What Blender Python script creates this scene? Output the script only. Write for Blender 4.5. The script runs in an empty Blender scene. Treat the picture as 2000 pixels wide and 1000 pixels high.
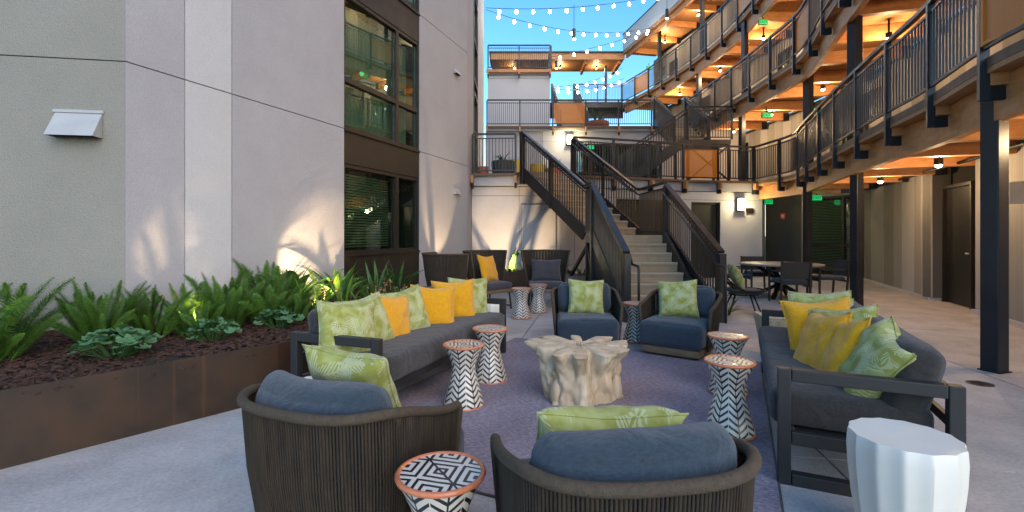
import bpy, math, random
from math import sin, cos, pi, radians, sqrt, atan2, hypot
from mathutils import Vector, Matrix, noise as mnoise

# ------------------------------------------------------------------ camera, sky, sun, exposure
sc = bpy.context.scene
col = sc.collection
cam_d = bpy.data.cameras.new('camera')
cam = bpy.data.objects.new('camera', cam_d)
col.objects.link(cam)
cam.location = (0, 0, 1.36)
cam.rotation_euler = (pi / 2, 0, 0)
cam_d.sensor_width = 36.0
cam_d.lens = 36.0 * 950 / 2000
cam_d.shift_y = -41 / 2000
cam_d.clip_start = 0.02
cam_d.clip_end = 2000
sc.camera = cam

world = bpy.data.worlds.new('World')
sc.world = world
world.use_nodes = True
wn = world.node_tree.nodes
wl = world.node_tree.links
wn.clear()
sky = wn.new('ShaderNodeTexSky')
sky.sky_type = 'NISHITA'
sky.sun_disc = False
SUN_EL, SUN_ROT = radians(30), radians(150)
sky.sun_elevation = SUN_EL
sky.sun_rotation = SUN_ROT
sky.air_density = 1.0
sky.dust_density = 0.3
sky.ozone_density = 2.6
hsv = wn.new('ShaderNodeHueSaturation')
hsv.inputs['Hue'].default_value = 0.494
hsv.inputs['Saturation'].default_value = 1.27
wl.new(sky.outputs[0], hsv.inputs['Color'])
bg = wn.new('ShaderNodeBackground')
bg.inputs['Strength'].default_value = 0.065
wo = wn.new('ShaderNodeOutputWorld')
wl.new(hsv.outputs[0], bg.inputs[0])
wl.new(bg.outputs[0], wo.inputs[0])

sun_d = bpy.data.lights.new('sun', 'SUN')
sun_d.energy = 0.40
sun_d.angle = radians(60)
sun_d.color = (1.0, 0.85, 0.70)
sun = bpy.data.objects.new('sun', sun_d)
col.objects.link(sun)
sdir = Vector((sin(SUN_ROT) * cos(SUN_EL), cos(SUN_ROT) * cos(SUN_EL), sin(SUN_EL)))
sun.rotation_euler = sdir.to_track_quat('Z', 'Y').to_euler()

sc.view_settings.view_transform = 'Standard'
sc.view_settings.look = 'None'
sc.view_settings.gamma = 1.0
sc.view_settings.use_curve_mapping = False
sc.view_settings.exposure = 2.5
sc.cycles.use_denoising = True
sc.cycles.max_bounces = 7
sc.cycles.diffuse_bounces = 4
sc.cycles.glossy_bounces = 3
sc.cycles.transmission_bounces = 4
sc.cycles.transparent_max_bounces = 10
sc.cycles.sample_clamp_indirect = 4.0
sc.cycles.caustics_reflective = False
sc.cycles.caustics_refractive = False

# ------------------------------------------------------------------ mesh helpers
class MB:
    def __init__(s):
        s.v = []; s.f = []; s.uv = None; s.mi = []
    def add(s, vs, fs, m=0):
        o = len(s.v)
        s.v.extend([tuple(p) for p in vs])
        s.f.extend([tuple(i + o for i in f) for f in fs])
        s.mi.extend([m] * len(fs))
        return s
    def box(s, c, d, rz=0, m=0):
        hx, hy, hz = d[0] / 2, d[1] / 2, d[2] / 2
        vs = []
        cr, sr = cos(rz), sin(rz)
        for z in (-hz, hz):
            for x, y in ((-hx, -hy), (hx, -hy), (hx, hy), (-hx, hy)):
                vs.append((c[0] + x * cr - y * sr, c[1] + x * sr + y * cr, c[2] + z))
        return s.add(vs, [(0, 3, 2, 1), (4, 5, 6, 7), (0, 1, 5, 4), (1, 2, 6, 5), (2, 3, 7, 6), (3, 0, 4, 7)], m)
    def bar(s, p, q, w, h, up=(0, 0, 1), m=0):
        p, q, up = Vector(p), Vector(q), Vector(up)
        d = (q - p).normalized()
        r = d.cross(up)
        if r.length < 1e-4:
            r = d.cross(Vector((0, 1, 0)))
        r.normalize(); u = r.cross(d).normalized()
        vs = []
        for b in (p, q):
            for a, c in ((-1, -1), (1, -1), (1, 1), (-1, 1)):
                vs.append(b + r * (a * w / 2) + u * (c * h / 2))
        return s.add(vs, [(0, 1, 2, 3), (7, 6, 5, 4), (0, 4, 5, 1), (1, 5, 6, 2), (2, 6, 7, 3), (3, 7, 4, 0)], m)
    def tube(s, pts, r, n=8, closed=False, m=0):
        pts = [Vector(p) for p in pts]
        k = len(pts)
        rs = r if isinstance(r, (list, tuple)) else [r] * k
        vs = []; fs = []
        ref = None
        for i, p in enumerate(pts):
            if closed:
                t = pts[(i + 1) % k] - pts[i - 1]
            else:
                t = pts[min(i + 1, k - 1)] - pts[max(i - 1, 0)]
            t.normalize()
            if ref is None:
                ref = Vector((0, 0, 1)) if abs(t.z) < 0.9 else Vector((1, 0, 0))
            a = t.cross(ref)
            if a.length < 1e-5:
                a = t.orthogonal()
            a.normalize(); b = a.cross(t).normalized()
            ref = b
            for j in range(n):
                an = 2 * pi * j / n
                vs.append(p + (a * cos(an) + b * sin(an)) * rs[i])
        for i in range(k if closed else k - 1):
            i2 = (i + 1) % k
            for j in range(n):
                j2 = (j + 1) % n
                fs.append((i * n + j, i2 * n + j, i2 * n + j2, i * n + j2))
        if not closed:
            fs.append(tuple(range(n)))
            fs.append(tuple(reversed(range((k - 1) * n, k * n))))
        return s.add(vs, fs, m)
    def lathe(s, prof, n=32, c=(0, 0, 0), cap0=True, cap1=True, m=0, flute=None):
        vs = []; fs = []
        for r, z in prof:
            for j in range(n):
                a = 2 * pi * j / n
                rr = r if flute is None else r * flute(a)
                vs.append((c[0] + rr * cos(a), c[1] + rr * sin(a), c[2] + z))
        k = len(prof)
        for i in range(k - 1):
            for j in range(n):
                j2 = (j + 1) % n
                fs.append((i * n + j, i * n + j2, (i + 1) * n + j2, (i + 1) * n + j))
        if cap0: fs.append(tuple(reversed(range(n))))
        if cap1: fs.append(tuple(range((k - 1) * n, k * n)))
        return s.add(vs, fs, m)
    def prism(s, poly, z0, z1, m=0):
        n = len(poly)
        a = sum(poly[i][0] * poly[(i + 1) % n][1] - poly[(i + 1) % n][0] * poly[i][1] for i in range(n))
        if a < 0: poly = poly[::-1]
        vs = [(x, y, z0) for x, y in poly] + [(x, y, z1) for x, y in poly]
        fs = [tuple(reversed(range(n))), tuple(range(n, 2 * n))]
        for i in range(n):
            j = (i + 1) % n
            fs.append((i, j, n + j, n + i))
        return s.add(vs, fs, m)
    def rbox(s, c, d, r, n=8, puff=(0, 0, 0), wob=0.0, seed=0, m=0):
        """rounded, slightly stuffed block"""
        h = Vector(d) / 2
        r = min(r, min(h) * 0.98)
        idx = {}; vs = []; fs = []
        def vert(p):
            key = (round(p[0], 4), round(p[1], 4), round(p[2], 4))
            if key in idx: return idx[key]
            q = Vector([p[i] * h[i] for i in range(3)])
            inner = Vector([max(-(h[i] - r), min(h[i] - r, q[i])) for i in range(3)])
            dd = q - inner
            pos = inner + (dd.normalized() * r if dd.length > 1e-6 else dd)
            u = [1 - p[i] * p[i] for i in range(3)]
            for i in range(3):
                j, k = (i + 1) % 3, (i + 2) % 3
                pos[i] += puff[i] * p[i] * max(u[j], 0) ** 0.6 * max(u[k], 0) ** 0.6
            if wob:
                w = mnoise.noise_vector(pos * 6 + Vector((seed, seed * 2, 0)))
                pos += w * wob
            idx[key] = len(vs)
            vs.append((c[0] + pos[0], c[1] + pos[1], c[2] + pos[2]))
            return idx[key]
        ts = [-1 + 2 * i / n for i in range(n + 1)]
        # denser near the edges
        ts = [math.copysign(1 - (1 - abs(t)) ** 1.5, t) for t in ts]
        for ax in range(3):
            j, k = (ax + 1) % 3, (ax + 2) % 3
            for sg in (-1, 1):
                for a in range(n):
                    for b in range(n):
                        q = []
                        for da, db in ((0, 0), (1, 0), (1, 1), (0, 1)):
                            p = [0, 0, 0]
                            p[ax] = sg; p[j] = ts[a + da]; p[k] = ts[b + db]
                            q.append(vert(p))
                        fs.append(tuple(q if sg > 0 else q[::-1]))
        return s.add(vs, fs, m)
    def mesh(s, name, mats, smooth=False, auto=None):
        me = bpy.data.meshes.new(name)
        me.from_pydata(s.v, [], s.f)
        for mm in (mats if isinstance(mats, (list, tuple)) else [mats]):
            me.materials.append(mm)
        if any(s.mi):
            me.polygons.foreach_set('material_index', s.mi)
        if smooth:
            me.polygons.foreach_set('use_smooth', [True] * len(s.f))
            if auto is not None:
                me.set_sharp_from_angle(angle=radians(auto))
        me.update()
        return me
    def build(s, name, mats, parent=None, smooth=False, auto=None, bevel=0, loc=None, rz=0):
        o = bpy.data.objects.new(name, s.mesh(name, mats, smooth, auto))
        col.objects.link(o)
        if parent: o.parent = parent
        if loc: o.location = loc
        if rz: o.rotation_euler.z = rz
        if bevel:
            b = o.modifiers.new('bevel', 'BEVEL')
            b.width = bevel; b.segments = 2; b.limit_method = 'ANGLE'; b.harden_normals = False
        return o

def tag(o, label=None, cat=None, group=None, kind=None):
    if label: o['label'] = label
    if cat: o['category'] = cat
    if group: o['group'] = group
    if kind: o['kind'] = kind
    return o

def thing(name, label, cat, loc=(0, 0, 0), rz=0, group=None):
    o = bpy.data.objects.new(name, None)
    o.empty_display_size = 0.1
    col.objects.link(o)
    o.location = loc
    o.rotation_euler = (0, 0, rz)
    return tag(o, label, cat, group)

def inst(me, name, parent=None, loc=(0, 0, 0), rot=(0, 0, 0), scale=(1, 1, 1)):
    o = bpy.data.objects.new(name, me)
    col.objects.link(o)
    if parent: o.parent = parent
    o.location = loc; o.rotation_euler = rot; o.scale = scale
    return o

def smooth_line(pts, step=0.25):
    """Catmull-Rom through pts, resampled at even steps"""
    P = [Vector((p[0], p[1])) for p in pts]
    out = []
    for i in range(len(P) - 1):
        p0 = P[max(i - 1, 0)]; p1 = P[i]; p2 = P[i + 1]; p3 = P[min(i + 2, len(P) - 1)]
        for k in range(16):
            t = k / 16
            out.append(0.5 * ((2 * p1) + (-p0 + p2) * t + (2 * p0 - 5 * p1 + 4 * p2 - p3) * t * t + (-p0 + 3 * p1 - 3 * p2 + p3) * t ** 3))
    out.append(P[-1])
    return resample(out, step)

def resample(P, step):
    P = [Vector((p[0], p[1])) for p in P]
    L = [0]
    for a, b in zip(P, P[1:]): L.append(L[-1] + (b - a).length)
    n = max(1, round(L[-1] / step))
    out = []; j = 0
    for i in range(n + 1):
        s = L[-1] * i / n
        while j < len(L) - 2 and L[j + 1] < s: j += 1
        t = (s - L[j]) / max(L[j + 1] - L[j], 1e-9)
        out.append(P[j].lerp(P[j + 1], t))
    return out

def offset_line(P, d):
    """offset to the right of travel by d"""
    out = []
    for i, p in enumerate(P):
        t = (P[min(i + 1, len(P) - 1)] - P[max(i - 1, 0)]).normalized()
        out.append(p + Vector((t.y, -t.x)) * d)
    return out

# ------------------------------------------------------------------ materials
def newmat(name):
    m = bpy.data.materials.new(name)
    m.use_nodes = True
    nt = m.node_tree
    return m, nt, nt.nodes['Principled BSDF']

def N(nt, t, **kw):
    n = nt.nodes.new(t)
    for k, v in kw.items():
        if k in n.inputs.keys() if isinstance(k, str) else False:
            n.inputs[k].default_value = v
        else:
            setattr(n, k, v)
    return n

def rgba(c): return (c[0], c[1], c[2], 1)

def MAT(name, c, rough=0.6, metal=0.0, c2=None, ns=6.0, ndetail=6, nstretch=(1, 1, 1), bump=0.0, bs=80.0, spec=0.4, lo=0.35, hi=0.65, rvar=0.0, coord='Object', sheen=0.0, coat=0.0, grain=0.0, gs=70.0, crease=0.0):
    m, nt, b = newmat(name)
    b.inputs['Base Color'].default_value = rgba(c)
    b.inputs['Roughness'].default_value = rough
    b.inputs['Metallic'].default_value = metal
    b.inputs['Specular IOR Level'].default_value = spec
    if sheen:
        b.inputs['Sheen Weight'].default_value = sheen
        b.inputs['Sheen Roughness'].default_value = 0.5
    if coat:
        b.inputs['Coat Weight'].default_value = coat
        b.inputs['Coat Roughness'].default_value = 0.08
    L = nt.links.new
    tc = N(nt, 'ShaderNodeTexCoord')
    if c2 is not None or rvar:
        mp = N(nt, 'ShaderNodeMapping'); mp.inputs['Scale'].default_value = nstretch
        L(tc.outputs[coord], mp.inputs[0])
        nz = N(nt, 'ShaderNodeTexNoise')
        nz.inputs['Scale'].default_value = ns; nz.inputs['Detail'].default_value = ndetail
        nz.inputs['Roughness'].default_value = 0.6
        L(mp.outputs[0], nz.inputs['Vector'])
        mr = N(nt, 'ShaderNodeMapRange'); mr.inputs[1].default_value = lo; mr.inputs[2].default_value = hi
        L(nz.outputs[0], mr.inputs[0])
        if c2 is not None:
            mx = N(nt, 'ShaderNodeMix', data_type='RGBA')
            mx.inputs[6].default_value = rgba(c); mx.inputs[7].default_value = rgba(c2)
            L(mr.outputs[0], mx.inputs[0]); L(mx.outputs[2], b.inputs['Base Color'])
            if grain:
                ng = N(nt, 'ShaderNodeTexNoise'); ng.inputs['Scale'].default_value = gs; ng.inputs['Detail'].default_value = 3
                L(tc.outputs[coord], ng.inputs['Vector'])
                gm = N(nt, 'ShaderNodeMapRange'); gm.inputs[1].default_value = .3; gm.inputs[2].default_value = .7; gm.inputs[3].default_value = 1 - grain; gm.inputs[4].default_value = 1 + grain
                L(ng.outputs[0], gm.inputs[0])
                nb = N(nt, 'ShaderNodeTexNoise'); nb.inputs['Scale'].default_value = .55; nb.inputs['Detail'].default_value = 5
                L(tc.outputs[coord], nb.inputs['Vector'])
                gb = N(nt, 'ShaderNodeMapRange'); gb.inputs[1].default_value = .3; gb.inputs[2].default_value = .7; gb.inputs[3].default_value = 1 - grain * .7; gb.inputs[4].default_value = 1 + grain * .7
                L(nb.outputs[0], gb.inputs[0])
                g1 = N(nt, 'ShaderNodeMath', operation='MULTIPLY'); L(gm.outputs[0], g1.inputs[0]); L(gb.outputs[0], g1.inputs[1])
                mg = N(nt, 'ShaderNodeMix', data_type='RGBA', blend_type='MULTIPLY'); mg.inputs[0].default_value = 1
                L(mx.outputs[2], mg.inputs[6]); L(g1.outputs[0], mg.inputs[7]); L(mg.outputs[2], b.inputs['Base Color'])
        if rvar:
            m2 = N(nt, 'ShaderNodeMapRange'); m2.inputs[3].default_value = rough - rvar; m2.inputs[4].default_value = rough + rvar
            L(mr.outputs[0], m2.inputs[0]); L(m2.outputs[0], b.inputs['Roughness'])
    if bump:
        n2 = N(nt, 'ShaderNodeTexNoise'); n2.inputs['Scale'].default_value = bs; n2.inputs['Detail'].default_value = 4
        L(tc.outputs[coord], n2.inputs['Vector'])
        bp = N(nt, 'ShaderNodeBump'); bp.inputs['Strength'].default_value = min(1.0, bump); bp.inputs['Distance'].default_value = 0.01
        L(n2.outputs[0], bp.inputs['Height']); L(bp.outputs[0], b.inputs['Normal'])
        if crease:
            n3 = N(nt, 'ShaderNodeTexNoise'); n3.inputs['Scale'].default_value = 5.5; n3.inputs['Detail'].default_value = 3; n3.inputs['Distortion'].default_value = 1.4
            L(tc.outputs[coord], n3.inputs['Vector'])
            b3 = N(nt, 'ShaderNodeBump'); b3.inputs['Strength'].default_value = crease; b3.inputs['Distance'].default_value = .06
            L(n3.outputs[0], b3.inputs['Height']); L(b3.outputs[0], bp.inputs['Normal'])
    return m

def EMIT(name, c, s):
    m, nt, b = newmat(name)
    b.inputs['Base Color'].default_value = rgba(c)
    b.inputs['Emission Color'].default_value = rgba(c)
    b.inputs['Emission Strength'].default_value = s
    return m

M = {}
M['stucco_mid'] = MAT('stucco_mid', (.40, .39, .405), .9, c2=(.355, .345, .36), ns=1.1, bump=1.0, bs=75, spec=.15, grain=.06)
M['stucco_light'] = MAT('stucco_light', (.53, .52, .53), .9, c2=(.485, .475, .485), ns=1.1, bump=1.0, bs=75, spec=.15, grain=.06)
M['stucco_warm_shaded'] = MAT('stucco_warm_shaded', (.285, .264, .222), .9, c2=(.252, .234, .197), ns=1.1, bump=1.0, bs=75, spec=.15, grain=.06)  # warm stucco, with the shade on face A put into its colour
M['stucco_grey'] = MAT('stucco_grey', (.36, .345, .34), .9, c2=(.32, .305, .30), ns=1.1, bump=1.0, bs=75, spec=.15, grain=.06)
M['joint'] = MAT('joint_backing', (.10, .098, .095), .9)
M['siding_a'] = MAT('siding_grey', (.28, .275, .26), .85, c2=(.25, .245, .23), ns=2, nstretch=(6, 6, .4), bump=.3, bs=90, spec=.2)
M['siding_b'] = MAT('siding_pale', (.40, .40, .40), .85, c2=(.365, .365, .365), ns=2, nstretch=(6, 6, .4), bump=.3, bs=90, spec=.2)
M['siding_c'] = MAT('siding_olive', (.21, .205, .18), .85, c2=(.185, .18, .16), ns=2, nstretch=(6, 6, .4), bump=.3, bs=90, spec=.2)
M['bronze'] = MAT('bronze_metal', (.014, .0095, .0075), .5, .1, c2=(.019, .0135, .0105), ns=3, rvar=.06)
M['steel'] = MAT('dark_steel_paint', (.019, .0195, .024), .40, .25, c2=(.026, .026, .031), ns=2, rvar=.08, spec=.5)
M['steel_brown'] = MAT('brown_steel_paint', (.021, .018, .0175), .38, .2, c2=(.029, .025, .024), ns=2, rvar=.08, spec=.5)
M['black'] = MAT('black_matte', (.005, .005, .0055), .6)
M['void'] = MAT('dark_room', (.014, .014, .012), .95)
M['door_dark'] = MAT('dark_door_paint', (.012, .0115, .010), .45, c2=(.016, .015, .013), ns=2)
M['door_green'] = MAT('dark_olive_panel', (.022, .025, .018), .55, c2=(.028, .03, .023), ns=2)
M['blind'] = MAT('blind_slat', (.30, .34, .25), .55)
M['curtain'] = MAT('curtain_cloth', (.75, .80, .70), .9, c2=(.55, .60, .52), ns=9, nstretch=(1, 1, .03))
M['concrete'] = MAT('concrete_paving', (.475, .445, .42), .6, c2=(.35, .326, .306), ns=1.7, ndetail=9, bump=.3, bs=50, rvar=.12, spec=.35, grain=.13, gs=45)
M['concrete_dirty'] = MAT('ground_base', (.03, .028, .026), .9)
M['concrete_step'] = MAT('concrete_step', (.31, .22, .135), .8, c2=(.38, .275, .175), ns=5, bump=.3, bs=90)
M['nosing'] = MAT('step_nosing', (.48, .40, .30), .7)
M['wood'] = MAT('glulam_timber', (.52, .25, .095), .55, c2=(.39, .17, .06), ns=3.2, nstretch=(1, 1, 5), bump=.15, bs=40, grain=.1, gs=9)
M['wood_deck'] = MAT('timber_soffit', (.42, .225, .095), .6, c2=(.31, .15, .06), ns=4, nstretch=(5, .6, 1), bump=.15, bs=40)
M['wood_dark'] = MAT('deck_edge_timber', (.17, .095, .055), .6, c2=(.12, .07, .04), ns=5, nstretch=(4, 4, 1))
M['teak'] = MAT('teak_wood', (.20, .135, .075), .55, c2=(.14, .09, .05), ns=8, nstretch=(1, 1, 6))
M['white_metal'] = MAT('white_metal', (.42, .41, .40), .5, c2=(.36, .35, .34), ns=4)
M['fab_blue'] = MAT('blue_fabric', (.040, .056, .074), .92, c2=(.029, .041, .054), ns=60, ndetail=3, nstretch=(1, 1, 3), bump=.5, bs=420, spec=.15, sheen=.25, crease=.35)
M['fab_grey'] = MAT('charcoal_fabric', (.046, .040, .037), .92, c2=(.034, .0295, .027), ns=70, ndetail=3, bump=.5, bs=420, spec=.15, sheen=.2, crease=.35)
M['fab_mauve'] = MAT('grey_mauve_fabric', (.062, .056, .064), .92, c2=(.048, .043, .049), ns=70, ndetail=3, bump=.5, bs=420, spec=.15, sheen=.2, crease=.35)
M['fab_yellow'] = MAT('mustard_fabric', (.70, .335, .012), .9, c2=(.62, .285, .010), ns=55, ndetail=3, bump=.45, bs=380, spec=.15, sheen=.25, crease=.35)
M['alu'] = MAT('charcoal_aluminium', (.026, .0235, .0225), .48, .15, c2=(.031, .028, .027), ns=3, spec=.45)
M['rope'] = MAT('brown_rope', (.048, .031, .017), .8, c2=(.026, .017, .0095), ns=40, nstretch=(1, 1, .15), bump=.5, bs=500)
M['rope_rim'] = MAT('brown_rope_rim', (.085, .058, .035), .75, c2=(.055, .038, .023), ns=60, bump=.6, bs=260)
M['rope_dark'] = MAT('dark_rope', (.012, .010, .008), .8)
M['sling'] = MAT('grey_sling', (.045, .042, .04), .85, c2=(.033, .031, .03), ns=80)
M['glaze'] = MAT('orange_glaze', (.62, .20, .085), .35, c2=(.5, .15, .065), ns=18, coat=.3)
M['white_gloss'] = MAT('white_fluted_ceramic', (.74, .69, .60), .45, c2=(.68, .63, .545), ns=3, coat=.1)
M['stump'] = None
M['mulch'] = MAT('bark_mulch', (.095, .042, .026), .95, c2=(.03, .015, .010), ns=25, bump=.8, bs=120)
M['soil'] = MAT('soil', (.03, .017, .012), .98)
M['pot_dark'] = MAT('dark_planter', (.05, .043, .038), .7)
M['pot_beige'] = MAT('beige_planter', (.23, .195, .15), .8, c2=(.19, .16, .125), ns=4, bump=.3)
M['pot_orange'] = MAT('terracotta_pot', (.42, .13, .06), .7)
M['pot_yellow'] = MAT('yellow_glaze', (.62, .38, .03), .5)
M['table_top'] = MAT('pale_tabletop', (.30, .26, .21), .45, c2=(.25, .215, .175), ns=4, nstretch=(6, 1, 1))
M['bulb'] = EMIT('lit_bulb', (1.0, .86, .66), 10)
M['lamp_glow'] = EMIT('lit_lamp', (1.0, .78, .45), 7)
M['sconce_glow'] = EMIT('lit_sconce', (1.0, .88, .55), 2.2)
M['exit_face'] = EMIT('exit_sign_green', (.0, .55, .16), .12)
M['exit_text'] = MAT('exit_letters', (.002, .03, .012), .6)
M['red'] = MAT('red_plastic', (.5, .03, .02), .4)
M['leaf_a'] = MAT('fern_green', (.16, .31, .045), .55, c2=(.085, .20, .03), ns=12, spec=.35)
M['leaf_b'] = MAT('deep_green_leaf', (.065, .165, .035), .45, c2=(.04, .11, .026), ns=9, spec=.5)
M['leaf_c'] = MAT('bright_green_leaf', (.20, .34, .04), .5, c2=(.12, .25, .032), ns=9, spec=.45)
M['leaf_d'] = MAT('blue_green_leaf', (.085, .20, .085), .6, c2=(.13, .26, .11), ns=30, spec=.35)
M['leaf_e'] = MAT('dark_strap_leaf', (.035, .085, .026), .45, c2=(.055, .12, .034), ns=14, spec=.45)
M['dry'] = MAT('dried_flower', (.42, .22, .12), .85, c2=(.26, .12, .06), ns=25)

def leaf_translucent(m, c):
    nt = m.node_tree; b = nt.nodes['Principled BSDF']
    out = [n for n in nt.nodes if n.type == 'OUTPUT_MATERIAL'][0]
    tr = N(nt, 'ShaderNodeBsdfTranslucent'); tr.inputs[0].default_value = rgba(c)
    mx = N(nt, 'ShaderNodeMixShader'); mx.inputs[0].default_value = 0.3
    nt.links.new(b.outputs[0], mx.inputs[1]); nt.links.new(tr.outputs[0], mx.inputs[2]); nt.links.new(mx.outputs[0], out.inputs[0])
for k, c in (('leaf_a', (.12, .25, .02)), ('leaf_b', (.07, .18, .02)), ('leaf_c', (.22, .36, .02)), ('leaf_d', (.08, .2, .06)), ('leaf_e', (.04, .1, .02))):
    leaf_translucent(M[k], c)

def mat_glass(name, tint, base):
    m, nt, b = newmat(name)
    nt.nodes.remove(b)
    out = [n for n in nt.nodes if n.type == 'OUTPUT_MATERIAL'][0]
    g = N(nt, 'ShaderNodeBsdfGlossy'); g.inputs['Roughness'].default_value = 0.0; g.inputs[0].default_value = (.85, .95, .9, 1)
    t = N(nt, 'ShaderNodeBsdfTransparent'); t.inputs[0].default_value = rgba(tint)
    lw = N(nt, 'ShaderNodeLayerWeight'); lw.inputs[0].default_value = .5
    fr = N(nt, 'ShaderNodeMath', operation='POWER'); fr.inputs[1].default_value = 4.0
    nt.links.new(lw.outputs['Facing'], fr.inputs[0])
    ma = N(nt, 'ShaderNodeMath', operation='MULTIPLY_ADD'); ma.inputs[1].default_value = .9; ma.inputs[2].default_value = base
    ma.use_clamp = True
    mx = N(nt, 'ShaderNodeMixShader')
    L = nt.links.new
    L(fr.outputs[0], ma.inputs[0]); L(ma.outputs[0], mx.inputs[0]); L(t.outputs[0], mx.inputs[1]); L(g.outputs[0], mx.inputs[2]); L(mx.outputs[0], out.inputs[0])
    return m
M['glass'] = mat_glass('window_glass', (.60, .70, .62), .22)
M['glass_clear'] = mat_glass('window_glass_low', (.75, .85, .78), .05)

def mat_corten():
    m, nt, b = newmat('corten_steel')
    L = nt.links.new
    tc = N(nt, 'ShaderNodeTexCoord')
    n1 = N(nt, 'ShaderNodeTexNoise'); n1.inputs['Scale'].default_value = 3; n1.inputs['Detail'].default_value = 9
    L(tc.outputs['Object'], n1.inputs[0])
    cr = N(nt, 'ShaderNodeValToRGB')
    e = cr.color_ramp.elements
    e[0].position = .3; e[0].color = (.017, .0105, .006, 1)
    e[1].position = .72; e[1].color = (.062, .028, .011, 1)
    L(n1.outputs[0], cr.inputs[0])
    mp = N(nt, 'ShaderNodeMapping'); mp.inputs['Scale'].default_value = (7, 7, .25)
    L(tc.outputs['Object'], mp.inputs[0])
    n2 = N(nt, 'ShaderNodeTexNoise'); n2.inputs['Scale'].default_value = 1.2; n2.inputs['Detail'].default_value = 3
    L(mp.outputs[0], n2.inputs[0])
    mr = N(nt, 'ShaderNodeMapRange'); mr.inputs[1].default_value = .62; mr.inputs[2].default_value = .78
    L(n2.outputs[0], mr.inputs[0])
    mx = N(nt, 'ShaderNodeMix', data_type='RGBA'); mx.inputs[7].default_value = (.11, .042, .012, 1)
    L(mr.outputs[0], mx.inputs[0]); L(cr.outputs[0], mx.inputs[6]); L(mx.outputs[2], b.inputs['Base Color'])
    b.inputs['Roughness'].default_value = .62
    b.inputs['Metallic'].default_value = .15
    return m
M['corten'] = mat_corten()

def mat_rug():
    m, nt, b = newmat('woven_rug')
    L = nt.links.new
    tc = N(nt, 'ShaderNodeTexCoord')
    mp = N(nt, 'ShaderNodeMapping'); mp.inputs['Scale'].default_value = (26, 130, 1); mp.inputs['Rotation'].default_value = (0, 0, .45)
    L(tc.outputs['Object'], mp.inputs[0])
    n1 = N(nt, 'ShaderNodeTexNoise'); n1.inputs['Scale'].default_value = 1.0; n1.inputs['Detail'].default_value = 5; n1.inputs['Roughness'].default_value = .75
    L(mp.outputs[0], n1.inputs[0])
    cr = N(nt, 'ShaderNodeValToRGB')
    e = cr.color_ramp.elements
    e[0].position = .34; e[0].color = (.10, .08, .095, 1)
    e[1].position = .64; e[1].color = (.43, .365, .41, 1)
    L(n1.outputs[0], cr.inputs[0])
    n3 = N(nt, 'ShaderNodeTexNoise'); n3.inputs['Scale'].default_value = 1.3; n3.inputs['Detail'].default_value = 4
    L(tc.outputs['Object'], n3.inputs[0])
    mr = N(nt, 'ShaderNodeMapRange'); mr.inputs[1].default_value = .35; mr.inputs[2].default_value = .7; mr.inputs[3].default_value = .78; mr.inputs[4].default_value = 1.15
    L(n3.outputs[0], mr.inputs[0])
    mx = N(nt, 'ShaderNodeMix', data_type='RGBA', blend_type='MULTIPLY'); mx.inputs[0].default_value = 1
    L(cr.outputs[0], mx.inputs[6]); L(mr.outputs[0], mx.inputs[7]); L(mx.outputs[2], b.inputs['Base Color'])
    bp = N(nt, 'ShaderNodeBump'); bp.inputs['Strength'].default_value = .7; bp.inputs['Distance'].default_value = .006
    L(n1.outputs[0], bp.inputs['Height']); L(bp.outputs[0], b.inputs['Normal'])
    b.inputs['Roughness'].default_value = .95
    b.inputs['Specular IOR Level'].default_value = .1
    return m
M['rug'] = mat_rug()

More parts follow.
